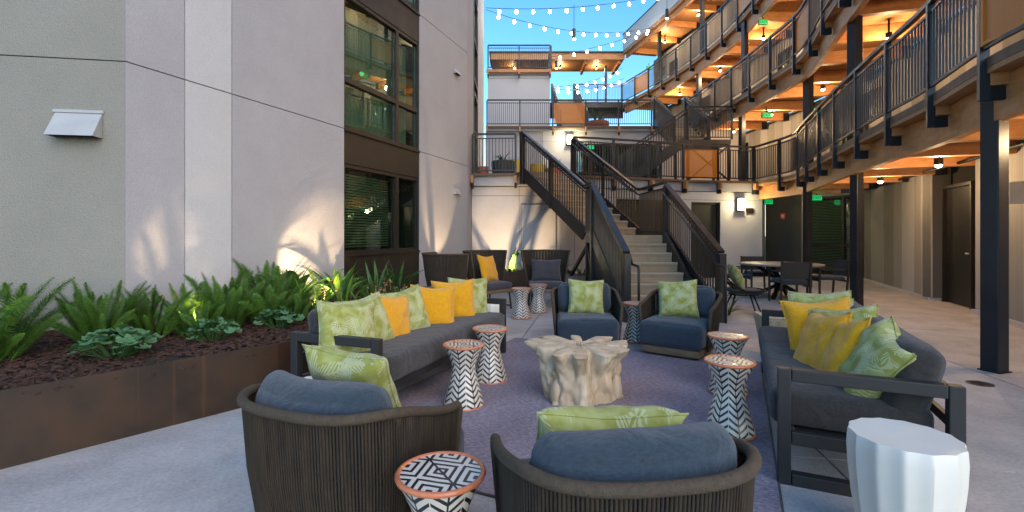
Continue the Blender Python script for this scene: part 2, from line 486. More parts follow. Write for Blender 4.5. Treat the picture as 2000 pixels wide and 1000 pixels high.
def mat_print(name, seed):
    """green cushion cloth printed with pale fern leaves; object x/z are the cloth's axes"""
    m, nt, b = newmat(name)
    L = nt.links.new
    tc = N(nt, 'ShaderNodeTexCoord')
    def math2(op, a, bb=None, clamp=False):
        n = N(nt, 'ShaderNodeMath', operation=op); n.use_clamp = clamp
        for i, x in enumerate((a, bb)):
            if x is None: continue
            if isinstance(x, (int, float)): n.inputs[i].default_value = x
            else: L(x, n.inputs[i])
        return n.outputs[0]
    masks = []
    for k, (rot, sc_, off) in enumerate(((.55, 8.0, 0.0), (-.75, 6.9, .37), (1.35, 7.4, .71))):
        mp = N(nt, 'ShaderNodeMapping')
        mp.inputs['Rotation'].default_value = (0, rot + seed * .9, 0)
        mp.inputs['Location'].default_value = (seed * .31 + off, 0, off * 1.7 + seed * .17)
        L(tc.outputs['Object'], mp.inputs[0])
        nzn = N(nt, 'ShaderNodeTexNoise'); nzn.inputs['Scale'].default_value = 5
        L(mp.outputs[0], nzn.inputs[0])
        sp = N(nt, 'ShaderNodeSeparateXYZ'); L(mp.outputs[0], sp.inputs[0])
        wob = math2('MULTIPLY', math2('SUBTRACT', nzn.outputs[0], .5), .10)
        u = math2('MULTIPLY', math2('ADD', sp.outputs[0], wob), sc_)
        fu = math2('SUBTRACT', math2('FRACT', u), .5)
        au = math2('ABSOLUTE', fu)
        # leaflets slant away from the mid rib
        v = math2('ADD', math2('MULTIPLY', sp.outputs[2], 46), math2('MULTIPLY', au, -9.0))
        leaf = math2('LESS_THAN', math2('ABSOLUTE', math2('SUBTRACT', math2('FRACT', v), .5)), .27)
        inside = math2('LESS_THAN', au, .27)
        rib = math2('LESS_THAN', au, .025)
        n2 = N(nt, 'ShaderNodeTexNoise'); n2.inputs['Scale'].default_value = 6.5; n2.inputs['Detail'].default_value = 1
        mp2 = N(nt, 'ShaderNodeMapping'); mp2.inputs['Location'].default_value = (k * 3.1, seed, 0); L(mp.outputs[0], mp2.inputs[0]); L(mp2.outputs[0], n2.inputs[0])
        zone = math2('GREATER_THAN', n2.outputs[0], .52)
        masks.append(math2('MULTIPLY', math2('MAXIMUM', math2('MULTIPLY', leaf, inside), rib), zone))
    mk = math2('MAXIMUM', math2('MAXIMUM', masks[0], masks[1]), masks[2])
    n4 = N(nt, 'ShaderNodeTexNoise'); n4.inputs['Scale'].default_value = 14; L(tc.outputs['Object'], n4.inputs[0])
    base = N(nt, 'ShaderNodeMix', data_type='RGBA'); base.inputs[6].default_value = (.26, .26, .05, 1); base.inputs[7].default_value = (.36, .37, .125, 1)
    mrn = N(nt, 'ShaderNodeMapRange'); mrn.inputs[1].default_value = .4; mrn.inputs[2].default_value = .62
    L(n4.outputs[0], mrn.inputs[0]); L(mrn.outputs[0], base.inputs[0])
    mx = N(nt, 'ShaderNodeMix', data_type='RGBA'); mx.inputs[7].default_value = (.58, .58, .40, 1)
    L(math2('MULTIPLY', mk, .46), mx.inputs[0]); L(base.outputs[2], mx.inputs[6]); L(mx.outputs[2], b.inputs['Base Color'])
    b.inputs['Roughness'].default_value = .9
    b.inputs['Specular IOR Level'].default_value = .15
    b.inputs['Sheen Weight'].default_value = .15
    nb = N(nt, 'ShaderNodeTexNoise'); nb.inputs['Scale'].default_value = 380; L(tc.outputs['Object'], nb.inputs[0])
    bp = N(nt, 'ShaderNodeBump'); bp.inputs['Strength'].default_value = .4; bp.inputs['Distance'].default_value = .01
    L(nb.outputs[0], bp.inputs['Height']); L(bp.outputs[0], b.inputs['Normal'])
    return m
PRINT = [mat_print('fern_print_cloth_%d' % i, i * 1.3) for i in range(3)]

def mat_chevron(top):
    """hand painted black lines on ivory ceramic: chevrons round the body, nested diamonds on the top"""
    m, nt, b = newmat('painted_ceramic_top' if top else 'painted_ceramic_body')
    L = nt.links.new
    tc = N(nt, 'ShaderNodeTexCoord')
    def mt(op, a, bb=None):
        n = N(nt, 'ShaderNodeMath', operation=op)
        for i, x in enumerate((a, bb)):
            if x is None: continue
            if isinstance(x, (int, float)): n.inputs[i].default_value = x
            else: L(x, n.inputs[i])
        return n.outputs[0]
    nz = N(nt, 'ShaderNodeTexNoise'); nz.inputs['Scale'].default_value = 14
    L(tc.outputs['Object'], nz.inputs[0])
    wob = mt('MULTIPLY', mt('SUBTRACT', nz.outputs[0], .5), .5)
    sp = N(nt, 'ShaderNodeSeparateXYZ'); L(tc.outputs['Object'], sp.inputs[0])
    if top:
        x = mt('MULTIPLY', mt('ADD', sp.outputs[0], mt('MULTIPLY', wob, .012)), 5.4)
        y = mt('MULTIPLY', mt('ADD', sp.outputs[1], mt('MULTIPLY', wob, .012)), 4.6)
        fx = mt('ABSOLUTE', mt('SUBTRACT', mt('FRACT', x), .5))
        fy = mt('ABSOLUTE', mt('SUBTRACT', mt('FRACT', y), .5))
        s = mt('FRACT', mt('MULTIPLY', mt('ADD', fx, mt('MULTIPLY', fy, 1.1)), 4.6))
        line = mt('LESS_THAN', s, .42)
        line = mt('MAXIMUM', line, mt('GREATER_THAN', fx, .475))
    else:
        a = mt('DIVIDE', N(nt, 'ShaderNodeMath', operation='ARCTAN2').outputs[0], 2 * pi)
        an = [n for n in nt.nodes if n.type == 'MATH' and n.operation == 'ARCTAN2'][0]
        L(sp.outputs[1], an.inputs[0]); L(sp.outputs[0], an.inputs[1])
        u = mt('MULTIPLY', mt('ADD', a, 1.0), 7)
        fu = mt('ABSOLUTE', mt('SUBTRACT', mt('FRACT', u), .5))
        v = mt('SUBTRACT', mt('MULTIPLY', sp.outputs[2], 23), mt('MULTIPLY', fu, -2.2))
        v = mt('ADD', v, mt('MULTIPLY', wob, .5))
        s = mt('FRACT', v)
        line = mt('LESS_THAN', s, .40)
        # gap between the two strokes of a chevron, solid line where panels meet
        line = mt('MULTIPLY', line, mt('GREATER_THAN', fu, .018))
        line = mt('MAXIMUM', line, mt('GREATER_THAN', fu, .47))
    mx = N(nt, 'ShaderNodeMix', data_type='RGBA')
    mx.inputs[6].default_value = (.66, .60, .50, 1); mx.inputs[7].default_value = (.014, .012, .016, 1)
    L(line, mx.inputs[0]); L(mx.outputs[2], b.inputs['Base Color'])
    b.inputs['Roughness'].default_value = .33
    b.inputs['Coat Weight'].default_value = .2
    return m
M['chevron'] = mat_chevron(False)
M['diamond'] = mat_chevron(True)

def mat_stump():
    m, nt, b = newmat('bleached_root_wood')
    L = nt.links.new
    tc = N(nt, 'ShaderNodeTexCoord')
    mp = N(nt, 'ShaderNodeMapping'); mp.inputs['Scale'].default_value = (5, 5, 1.6)
    L(tc.outputs['Object'], mp.inputs[0])
    n1 = N(nt, 'ShaderNodeTexNoise'); n1.inputs['Scale'].default_value = 1.6; n1.inputs['Detail'].default_value = 9; n1.inputs['Distortion'].default_value = 1.27
    L(mp.outputs[0], n1.inputs[0])
    cr = N(nt, 'ShaderNodeValToRGB')
    e = cr.color_ramp.elements
    e[0].position = .3; e[0].color = (.30, .205, .115, 1)
    e[1].position = .66; e[1].color = (.62, .49, .33, 1)
    x = e.new(.43); x.color = (.48, .36, .225, 1)
    L(n1.outputs[0], cr.inputs[0]); L(cr.outputs[0], b.inputs['Base Color'])
    bp = N(nt, 'ShaderNodeBump'); bp.inputs['Strength'].default_value = .5; bp.inputs['Distance'].default_value = .012
    L(n1.outputs[0], bp.inputs['Height']); L(bp.outputs[0], b.inputs['Normal'])
    b.inputs['Roughness'].default_value = .6
    return m
M['stump'] = mat_stump()

def mat_perf():
    m, nt, b = newmat('perforated_orange_metal')
    L = nt.links.new
    b.inputs['Base Color'].default_value = (.60, .19, .012, 1)
    b.inputs['Roughness'].default_value = .45
    tc = N(nt, 'ShaderNodeTexCoord')
    sp = N(nt, 'ShaderNodeSeparateXYZ'); L(tc.outputs['Object'], sp.inputs[0])
    def mt(op, a, bb=None):
        n = N(nt, 'ShaderNodeMath', operation=op)
        for i, x in enumerate((a, bb)):
            if x is None: continue
            if isinstance(x, (int, float)): n.inputs[i].default_value = x
            else: L(x, n.inputs[i])
        return n.outputs[0]
    fx = mt('SUBTRACT', mt('FRACT', mt('MULTIPLY', sp.outputs[0], 62)), .5)
    fz = mt('SUBTRACT', mt('FRACT', mt('MULTIPLY', sp.outputs[2], 62)), .5)
    d = mt('ADD', mt('MULTIPLY', fx, fx), mt('MULTIPLY', fz, fz))
    L(mt('GREATER_THAN', d, .085), b.inputs['Alpha'])
    return m
M['perf'] = mat_perf()
M['orange_frame'] = MAT('orange_metal_frame', (.60, .19, .012), .45)
# ------------------------------------------------------------------ ground
g = MB(); g.box((0, 0, -.11), (900, 900, .18))
ground = tag(g.build('ground', M['concrete_dirty']), kind='structure')
rot = radians(-10); S = 2.35; GAP = .013
sm = MB(); sm.box((0, 0, 0), (S - GAP, S - GAP, .05))
slab_me = sm.mesh('paving_slab', M['concrete'])
for i in range(-5, 7):
    for j in range(-3, 10):
        cx = .55 + i * S * cos(rot) - j * S * sin(rot); cy = 2.0 + i * S * sin(rot) + j * S * cos(rot)
        if -9 < cx < 13.5 and -5 < cy < 20:
            o = inst(slab_me, 'paving_slab', ground, (cx, cy, -.0245), (0, 0, rot + random.choice((0, pi))))

# ------------------------------------------------------------------ walls built as panels between openings
def wall_panels(parent, p0, p1, z0, z1, th, cuts, mats, zj=(), gap=.012, name='wall_panel', side=1, open_=()):
    """wall from p0 to p1 split at distances `cuts` and heights zj; `th` lies to the left of travel * side; openings (s0,s1,za,zb) left free"""
    p0, p1 = Vector(p0), Vector(p1)
    d = (p1 - p0); Lw = d.length; d.normalize()
    nrm = Vector((-d.y, d.x)) * side
    xs = [0] + list(cuts) + [Lw]
    zs = [z0] + list(zj) + [z1]
    # dark backing that shows in the joints
    bk = MB()
    def piece(mb, a, b, za, zb, off, t):
        q0 = p0 + d * a + nrm * off; q1 = p0 + d * b + nrm * off
        r0 = q0 + nrm * t; r1 = q1 + nrm * t
        mb.prism([(q0.x, q0.y), (q1.x, q1.y), (r1.x, r1.y), (r0.x, r0.y)], za, zb)
    def sub(rect):
        rects = [rect]
        for (s0, s1, a, b) in open_:
            nr = []
            for (x0, x1, y0, y1) in rects:
                if s1 <= x0 or s0 >= x1 or b <= y0 or a >= y1:
                    nr.append((x0, x1, y0, y1)); continue
                if s0 > x0: nr.append((x0, s0, y0, y1))
                if s1 < x1: nr.append((s1, x1, y0, y1))
                xa, xb = max(s0, x0), min(s1, x1)
                if a > y0: nr.append((xa, xb, y0, a))
                if b < y1: nr.append((xa, xb, b, y1))
            rects = nr
        return rects
    for r in sub((0, Lw, z0, z1)):
        piece(bk, r[0], r[1], r[2], r[3], .02, th - .02)
    bko = bk.build('wall_core', M['joint'], parent)
    for i in range(len(xs) - 1):
        for k in range(len(zs) - 1):
            mb = MB()
            ga = gap / 2 if i > 0 else 0
            gb = gap / 2 if i < len(xs) - 2 else 0
            gz0 = gap / 2 if k > 0 else 0
            gz1 = gap / 2 if k < len(zs) - 2 else 0
            for r in sub((xs[i], xs[i + 1], zs[k], zs[k + 1])):
                a = r[0] + (ga if r[0] == xs[i] else 0); b = r[1] - (gb if r[1] == xs[i + 1] else 0)
                za = r[2] + (gz0 if r[2] == zs[k] else 0); zb = r[3] - (gz1 if r[3] == zs[k + 1] else 0)
                piece(mb, a, b, za, zb, 0, .0195)
            if mb.v:
                mm = mats[i % len(mats)]
                mb.build(name, mm, parent)
    return d, nrm

# ------------------------------------------------------------------ left stucco building
bl = thing('stucco_building', 'tall grey stucco building with bronze windows along the left side', 'building', (-3.94, 4.96, 0))
O = Vector((-3.94, 4.96))
def rel(p): return (p[0] - O.x, p[1] - O.y)
C0 = (-3.94, 4.96); dB = Vector((.3716, 1)).normalized()
LB = 7.526 * 1.0668
C1 = (C0[0] + dB.x * LB, C0[1] + dB.y * LB)
C2 = (-1.12, 19.3)
ZTOP = 10.9
W0, W1, WM = 3.107 * 1.0668, 5.347 * 1.0668, 4.611 * 1.0668
# face A (left, nearly square to the view)
wall_panels(bl, rel((-10, 3.96)), rel(C0), 0, ZTOP, .3, [], [M['stucco_warm_shaded']], zj=(3.13, 6.03, 8.93))
# face B with the bronze window bay
opB = [(W0, W1, 0, ZTOP - .6)]
wall_panels(bl, rel(C0), rel(C1), 0, ZTOP, .3, [.578 * 1.0668, 1.144 * 1.0668, W0 + .5 * (W1 - W0)],
            [M['stucco_mid'], M['stucco_light'], M['stucco_mid'], M['stucco_mid']], zj=(3.13, 6.03, 8.93), open_=opB)
# face C, turned along the court
wall_panels(bl, rel(C1), rel(C2), 0, ZTOP, .3, [1.9, 3.6], [M['stucco_mid'], M['stucco_mid'], M['stucco_light']], zj=(3.13, 6.03, 8.93), open_=[(1.9, 3.4, 3.2, ZTOP - .5)])
mb = MB(); mb.prism([rel((-10, 4.3)), rel((-3.9, 5.4)), rel((C1[0] - .35, C1[1])), rel((C2[0] - .35, C2[1])), rel((-12, 19.5))], ZTOP - .4, ZTOP - .1)
mb.build('roof_slab', M['joint'], bl)

def onB(s, off=0.0):
    """point on face B at distance s, pushed off into the wall"""
    return Vector((C0[0] - O.x + dB.x * s - dB.y * off, C0[1] - O.y + dB.y * s + dB.x * off))
def frameB(mb, s0, s1, z0, z1, off, t):
    a, b, c, d_ = onB(s0, off), onB(s1, off), onB(s1, off + t), onB(s0, off + t)
    mb.prism([tuple(a), tuple(b), tuple(c), tuple(d_)], z0, z1)
def room(s0, s1, z0, z1, lit=False):
    mb = MB()
    frameB(mb, s0 + .05, s1 - .05, z0, z1, 1.9, .05)
    frameB(mb, s0 + .002, s0 + .05, z0, z1, .16, 1.78); frameB(mb, s1 - .05, s1 - .002, z0, z1, .16, 1.78)
    frameB(mb, s0 + .05, s1 - .05, z0 - .05, z0, .16, 1.78); frameB(mb, s0 + .05, s1 - .05, z1, z1 + .05, .16, 1.78)
    return mb.build('room_lining', M['void'], bl)
def windowB(z0, z1, ztr, blinds):
    w = MB()
    fw = .06
    for (a, b) in ((W0, W0 + fw), (WM - .045, WM + .045), (W1 - fw, W1)):
        frameB(w, a, b, z0, z1, .03, .12)
    for (a, b) in ((z0, z0 + fw), (z1 - fw, z1)) + (((ztr - .045, ztr + .045),) if ztr else ()):
        for (sa, sb) in ((W0 + fw, WM - .045), (WM + .045, W1 - fw)):
            frameB(w, sa, sb, a, b, .032, .116)
    wo_ = w.build('window', M['bronze'], bl)
    spans = [(W0 + fw, WM - .045), (WM + .045, W1 - fw)]
    zz = [(z0 + fw, (ztr or z1) - (.045 if ztr else fw))] + ([(ztr + .045, z1 - fw)] if ztr else [])
    for sa, sb in spans:
        for za, zb in zz:
            p = MB(); frameB(p, sa, sb, za, zb, .085, .008); p.build('pane', M['glass'] if not blinds else M['glass_clear'], wo_)
    room(W0, W1, z0 + .05, z1 - .05)
    if blinds:
        n = int((z1 - z0 - .2) / .048)
        sl = MB()
        Ls = spans[0][1] - spans[0][0] - .02
        sl.box((0, 0, 0), (Ls, .042, .004))
        me = sl.mesh('blind_slat', M['blind'])
        c = onB((spans[0][0] + spans[0][1]) / 2, .22)
        for i in range(n):
            o = inst(me, 'blind_slat', wo_, (c.x, c.y, z0 + .12 + i * .048), (radians(-38), 0, 0))
            o.rotation_mode = 'XYZ'
            o.rotation_euler = (radians(-35), 0, atan2(dB.y, dB.x))
    else:
        # pale drape drawn behind the upper panes
        for sa, sb in ((W0 + .08, W0 + .95), (W0 + .97, W1 - .08)):
            cm = MB(); vs = []; fs = []
            n = 40
            for i in range(n + 1):
                s = sa + (sb - sa) * i / n
                p = onB(s, .30 + .03 * sin(i * 1.25))
                vs += [(p.x, p.y, z0 + .08), (p.x, p.y, z1 - .08)]
            for i in range(n): fs.append((2 * i, 2 * i + 2, 2 * i + 3, 2 * i + 1))
            cm.add(vs, fs); cm.build('curtain', M['curtain'], wo_, smooth=True)
    return wo_
for (za, zb) in ((.0, 1.03), (2.56, 3.13), (5.43, 6.03), (8.3, 8.93)):
    mb = MB(); frameB(mb, W0, W1, za + .004, zb - .004, .02, .2)
    mb.build('spandrel_panel', M['bronze'], bl)
    mb = MB(); frameB(mb, W0 + .002, W1 - .002, zb - .03, zb + .012, -.012, .03)
    mb.build('sill', M['bronze'], bl)
windowB(1.035, 2.555, None, True)
windowB(3.135, 5.425, 3.98, False)
windowB(6.035, 8.295, 6.9, False)
windowB(8.935, 10.3, None, False)
# narrow bronze window strip on face C
dC = (Vector(C2) - Vector(C1)).normalized(); nC = Vector((-dC.y, dC.x))
def stripC(mb, a, b, z0, z1, off, t):
    q = [Vector(C1) + dC * a + nC * off, Vector(C1) + dC * b + nC * off, Vector(C1) + dC * b + nC * (off + t), Vector(C1) + dC * a + nC * (off + t)]
    mb.prism([rel(x) for x in q], z0, z1)
w = MB()
for z in (3.2, 4.4, 5.6, 6.0, 7.2, 8.6, 9.0, 10.3): stripC(w, 1.9, 3.4, z, z + .1, -.02, .14)
stripC(w, 1.9, 2.0, 3.2, 10.4, -.021, .143); stripC(w, 3.3, 3.4, 3.2, 10.4, -.021, .143)
wo_ = w.build('window', M['bronze'], bl)
for za, zb in ((3.3, 4.4), (4.5, 5.6), (6.1, 7.2), (7.3, 8.6), (9.1, 10.3)):
    p = MB(); stripC(p, 2.0, 3.3, za, zb, .06, .01); p.build('pane', M['glass'], wo_)
p = MB(); stripC(p, 1.9, 3.4, 3.2, 10.4, .25, .03); p.build('room_lining', M['void'], bl)

# vent hoods on the left walls
def vent(label, x, y, z, rz, s=1.0):
    t = thing('vent_hood', label, 'vent', (x, y, z), rz, None)
    w, h, d = .42 * s, .25 * s, .15 * s
    mb = MB()
    # sloping hood: back plane y=0, front lip at y=-d lower edge
    vs = [(-w / 2, 0, h / 2), (w / 2, 0, h / 2), (-w / 2, -d, -h / 2), (w / 2, -d, -h / 2), (-w / 2, 0, -h / 2), (w / 2, 0, -h / 2)]
    mb.add(vs, [(0, 2, 3, 1), (0, 4, 2), (1, 3, 5), (0, 1, 5, 4)])
    mb.build('hood', M['white_metal'], t)
    mb = MB(); mb.box((0, -.006, h / 2 + .016), (w + .03, .012, .03)); mb.build('flange', M['white_metal'], t)
    mb = MB(); mb.box((0, -d * .48, -h / 2 + .01), (w * .94, d * .85, .006)); mb.build('damper', M['black'], t)
    return t
aA = atan2(.165, 1)
vent('large white metal vent hood on the left end of the stucco wall', -4.35, 4.885, 2.46, aA, 1.0)
pb = onB(6.906 * 1.0668); aB = atan2(dB.y, dB.x)
vent('small white vent hood high on the stucco wall right of the upper window', pb.x + O.x + .004, pb.y + O.y, 5.35, aB, .62)
vent('small white vent hood on the stucco wall right of the ground floor window', pb.x + O.x + .004, pb.y + O.y, 2.43, aB, .62)

# ------------------------------------------------------------------ upper levels
Z2, Z3, Z4, ZR = 3.06, 5.95, 8.85, 11.75
# the wall under the first floor terrace and the terrace itself
bk = thing('terrace_building', 'pale stucco rear building carrying the terraces behind the stair', 'building', (0, 13.5, 0))
def relk(p): return (p[0], p[1] - 13.5)
EDGE = [(-1.1, 13.42), (.12, 13.36), (.30, 12.98), (1.74, 13.80), (2.34, 13.94), (3.54, 14.29), (5.56, 15.02), (7.70, 15.38)]
def in_(p, d=.1): return (p[0], p[1] + d)
Zw = Z2 - .36
wall_panels(bk, relk(in_((-1.12, 13.42))), relk(in_((1.35, 13.42))), 0, Zw, .25, [1.32], [M['stucco_mid'], M['stucco_mid']], zj=(2.45,))
dd, nn = wall_panels(bk, relk(in_((1.35, 13.42))), relk(in_((3.0, 14.12))), 0, Zw, .25, [.45], [M['stucco_mid'], M['stucco_mid']], zj=(2.45,))
pA, pB = in_((3.0, 14.12)), in_((5.2, 14.88))
wall_panels(bk, relk(pA), relk(pB), 0, Zw, .25, [], [M['stucco_grey']], zj=(2.45,), open_=[(.05, 1.95, 0, 2.42)])
pC = in_((7.98, 15.42))
wall_panels(bk, relk(pB), relk(pC), 0, Zw, .25, [], [M['stucco_light']], zj=(2.45,), open_=[(.35, 1.35, 0, 2.38)])
wall_panels(bk, relk(pC), relk((8.9, 17.1)), 0, Zw, .25, [], [M['stucco_grey']])
# terrace slab, timber edge and pale fascia band
mb = MB(); mb.prism([relk(p) for p in EDGE] + [relk(p) for p in ((7.7, 20.4), (-1.1, 20.4))], Z2 - .34, Z2 - .02); mb.build('terrace_slab', M['stucco_mid'], bk)
mb = MB()
for a, b in zip(EDGE, EDGE[1:]):
    if a[0] > .2 and a[0] < 1.5: continue
    a2, b2 = Vector(relk(a)), Vector(relk(b)); d = (b2 - a2).normalized()
    MB().bar((a2.x, a2.y - .05, Z2 - .045), (b2.x, b2.y - .05, Z2 - .045), .1, .07).build('deck_edge', M['wood_dark'], bk)
# doors in the terrace wall
def door_set(parent, p, q, s0, s1, z1, leaves, mat, names='door', glow=False, off=.12):
    p, q = Vector(p), Vector(q); d = (q - p).normalized(); n = Vector((-d.y, d.x))
    wd = (s1 - s0)
    fr = MB()
    def blk(mb, a, b, za, zb, o, t):
        k = [p + d * a + n * o, p + d * b + n * o, p + d * b + n * (o + t), p + d * a + n * (o + t)]
        mb.prism([tuple(x) for x in k], za, zb)
    blk(fr, s0, s0 + .06, 0, z1, off - .06, .14); blk(fr, s1 - .06, s1, 0, z1, off - .06, .14); blk(fr, s0 + .06, s1 - .06, z1 - .06, z1, off - .059, .138)
    fr.build('door_frame', M['bronze'], parent)
    lw = (wd - .12) / leaves
    for i in range(leaves):
        dm = MB(); blk(dm, s0 + .06 + lw * i + .004, s0 + .06 + lw * (i + 1) - .004, .01, z1 - .065, off, .045)
        do = dm.build(names, mat, parent)
        h = MB(); hs = s0 + .06 + lw * (i + (.88 if i % 2 == 0 else .12))
        blk(h, hs - .06, hs + .06, 1.0, 1.03, off - .05, .02); blk(h, hs - .012, hs + .012, 1.0, 1.03, off - .03, .03)
        h.build('handle', M['white_metal'], do)
door_set(bk, relk(pA), relk(pB), .05, 1.95, 2.42, 2, M['door_dark'])
door_set(bk, relk(pB), relk(pC), .35, 1.35, 2.38, 1, M['door_green'])
# flush stucco-coloured service door
fd = MB(); fd.box((.74, .012, 1.11), (.94, .03, 2.18)); do = fd.build('service_door', M['stucco_mid'], bk)
fd = MB()
for x in (.25, 1.23): fd.box((x, .013, 1.12), (.014, .028, 2.22), m=0)
fd.box((.74, .013, 2.222), (.994, .028, .014)); fd.build('door_frame', M['joint'], bk)
h = MB(); h.box((1.1, -.05, 1.02), (.13, .02, .02)); h.box((1.15, -.02, 1.02), (.02, .05, .02)); h.build('handle', M['white_metal'], do)
# first floor rear wall, second terrace
wall_panels(bk, relk((-1.1, 20.6)), relk((2.45, 20.6)), Z2, Z3 - .04, .3, [2.4], [M['stucco_mid'], M['stucco_light']], zj=(Z3 - .62,))
wall_panels(bk, relk((2.45, 20.6)), relk((9.9, 20.6)), Z2, Z3 - .04, .3, [], [M['stucco_mid']], zj=(Z3 - .62,), open_=[(.2, 3.9, Z2, Z3 - .72)])
gl = MB()
for i in range(7): gl.box((2.65 + i * 3.7 / 6, 7.17, (Z2 + Z3 - .72) / 2), (.06, .08, Z3 - Z2 - .72))
gl.box((4.5, 7.171, Z3 - .76), (3.7, .082, .06))
gw = gl.build('window', M['bronze'], bk)
for i in range(6):
    p = MB(); p.box((2.65 + (i + .5) * 3.7 / 6, 7.2, (Z2 + Z3 - .78) / 2), (3.7 / 6 - .07, .01, Z3 - Z2 - .8)); p.build('pane', M['glass_clear'], gw)
p = MB(); p.box((4.5, 8.6, 4.2), (4.2, .05, 2.6)); p.build('room_lining', M['void'], bk)
mb = MB(); mb.prism([(-1.1, 6.95), (6.35, 6.95), (6.35, 8.4), (6.35, 13.6), (-1.1, 13.6)], Z3 - .2, Z3 - .02); mb.build('terrace_slab', M['stucco_mid'], bk)
mb = MB(); mb.box((2.6, 6.90, Z3 - .06), (7.4, .08, .08)); mb.build('deck_edge', M['wood_dark'], bk)
# third level block at the left and its terrace
wall_panels(bk, relk((-1.1, 22.1)), relk((1.72, 22.1)), Z3, Z4 - .03, .3, [], [M['stucco_light']], zj=(Z4 - .38,))
wall_panels(bk, relk((1.72, 22.1)), relk((1.85, 27.5)), Z3, Z4 - .03, .3, [], [M['stucco_mid']], zj=(Z4 - .38,))
mb = MB(); mb.prism([(-1.1, 8.5), (1.74, 8.5), (1.85, 14.2), (-1.1, 14.2)], Z4 - .22, Z4 - .02); mb.build('terrace_slab', M['stucco_mid'], bk)
mb = MB(); mb.box((.3, 8.44, Z4 - .09), (2.9, .09, .14)); mb.build('deck_edge', M['wood'], bk)
# bridge at the far end on the third level
mb = MB(); mb.prism([(1.85, 14.1), (6.6, 14.1), (6.6, 16.6), (1.85, 16.6)], Z4 - .25, Z4 - .02); mb.build('bridge_deck', M['steel'], bk)
mb = MB(); mb.bar((1.9, 15.0, Z4 - .45), (6.5, 15.0, Z4 - .45), .15, .4); mb.build('bridge_beam', M['steel'], bk)
# timber canopy over the far bridge
cp = thing('timber_canopy', 'flat timber canopy roof spanning the gap at the far end', 'canopy', (2.7, 28.8, 0))
mb = MB(); mb.box((0, 1.1, ZR + .09), (7.9, 2.2, .14)); mb.build('soffit', M['wood_deck'], cp)
mb = MB(); mb.box((0, -.05, ZR + .16), (7.9, .1, .38)); mb.build('fascia_beam', M['wood'], cp)
mb = MB(); mb.box((0, 1.05, ZR + .39), (8.1, 2.5, .07)); mb.build('roof_edge', M['steel'], cp)
for x in (-2.5, -.4, 1.7, 3.7):
    mb = MB(); mb.box((x, 1.15, ZR - .09), (.14, 2.0, .22)); mb.build('beam', M['wood'], cp)
for x, y in ((2.95, .3), (-3.6, .3)):
    mb = MB(); mb.box((x, y + .2, (Z4 + ZR) / 2 - .1), (.13, .13, ZR - Z4 - .2)); mb.build('post', M['steel'], cp)

# ------------------------------------------------------------------ right side: balcony building
E2 = smooth_line([(3.75, .6), (4.02, 2.4), (4.36, 4.1), (4.56, 4.75), (5.13, 6.1), (5.55, 7.4), (6.25, 9.4), (7.15, 11.8), (7.74, 13.35), (7.74, 14.5), (7.66, 15.36)], .2)
E3 = smooth_line([(3.8, .6), (4.05, 2.4), (4.5, 4.4), (5.3, 6.8), (6.45, 10.0), (7.07, 11.6), (7.35, 12.7), (7.42, 14.2), (7.48, 16.2), (7.46, 18.4), (7.38, 20.5)], .2)
E4 = smooth_line([(3.9, .6), (4.2, 2.8), (4.9, 5.2), (6.2, 9.0), (7.3, 12.8), (7.78, 16.0), (7.9, 18.4), (7.72, 21.0), (7.4, 23.1), (6.95, 25.3), (6.25, 27.6)], .2)
ER = smooth_line([(3.9, .6), (4.2, 2.8), (4.9, 5.2), (6.2, 9.0), (7.4, 13.2), (7.95, 17.0), (8.0, 19.5), (7.82, 21.5), (7.35, 24.6), (6.55, 28.6)], .2)
WALL_G = [(5.6, .4), (6.2, 3.2), (6.75, 5.1), (7.51, 7.14), (8.04, 8.44)]
WALL_U = [(6.1, .4), (6.9, 3.2), (7.7, 6.0), (8.6, 9.0), (9.5, 12.0), (9.95, 14.6), (10.0, 17.5), (9.9, 21.0), (9.35, 25.0), (8.5, 29.2)]
br = thing('gallery_building', 'long building with timber galleries curving along the right side', 'building', (8, 10, 0))
def relb(p): return (p[0] - 8, p[1] - 10)
# ground floor walls
for a, b, ms, cuts in ((WALL_G[0], WALL_G[1], ['siding_a'], []), (WALL_G[1], WALL_G[2], ['siding_a', 'siding_b'], [1.0]), (WALL_G[2], WALL_G[3], ['siding_c', 'siding_a', 'siding_b'], [.7, 1.5]), (WALL_G[3], WALL_G[4], ['siding_a', 'siding_b'], [.85])):
    wall_panels(br, relb(a), relb(b), .07, 2.885, .2, cuts, [M[k] for k in ms], gap=.008, side=-1)
wall_panels(br, relb((8.04, 8.44)), relb((9.2, 8.3)), .07, 2.885, .2, [], [M['siding_c']], side=-1)
mb = MB(); mb.prism([relb(p) for p in ((8.62, 8.75), (8.98, 9.95), (9.9, 10.6), (10.2, 8.0), (8.72, 8.42))], 0, 2.885); mb.build('door_recess', M['void'], br)
pp = [(8.45, 8.75), (8.93, 9.98)]
door_set(br, relb(pp[1]), relb(pp[0]), .05, 1.22, 2.35, 1, M['door_dark'], off=-.05)
wall_panels(br, relb((9.45, 10.09)), relb((8.64, 10.02)), .07, 2.885, .2, [], [M['siding_c']], side=-1)
wall_panels(br, relb((8.64, 10.02)), relb((10.54, 14.52)), .07, 2.885, .2, [.55, .95, 1.35, 1.75, 2.35, 3.1, 3.7, 4.3],
            [M[k] for k in ('siding_b', 'siding_a', 'siding_b', 'siding_b', 'siding_a', 'siding_c', 'siding_a', 'siding_a', 'siding_c')], gap=.008, side=-1)
wall_panels(br, relb((10.54, 14.52)), relb((9.73, 16.35)), .07, 2.885, .2, [], [M['siding_c']], side=-1, open_=[(.02, 1.85, .1, 2.6)])
wall_panels(br, relb((9.73, 16.35)), relb((8.86, 17.0)), .07, 2.885, .2, [], [M['door_green']], side=-1)
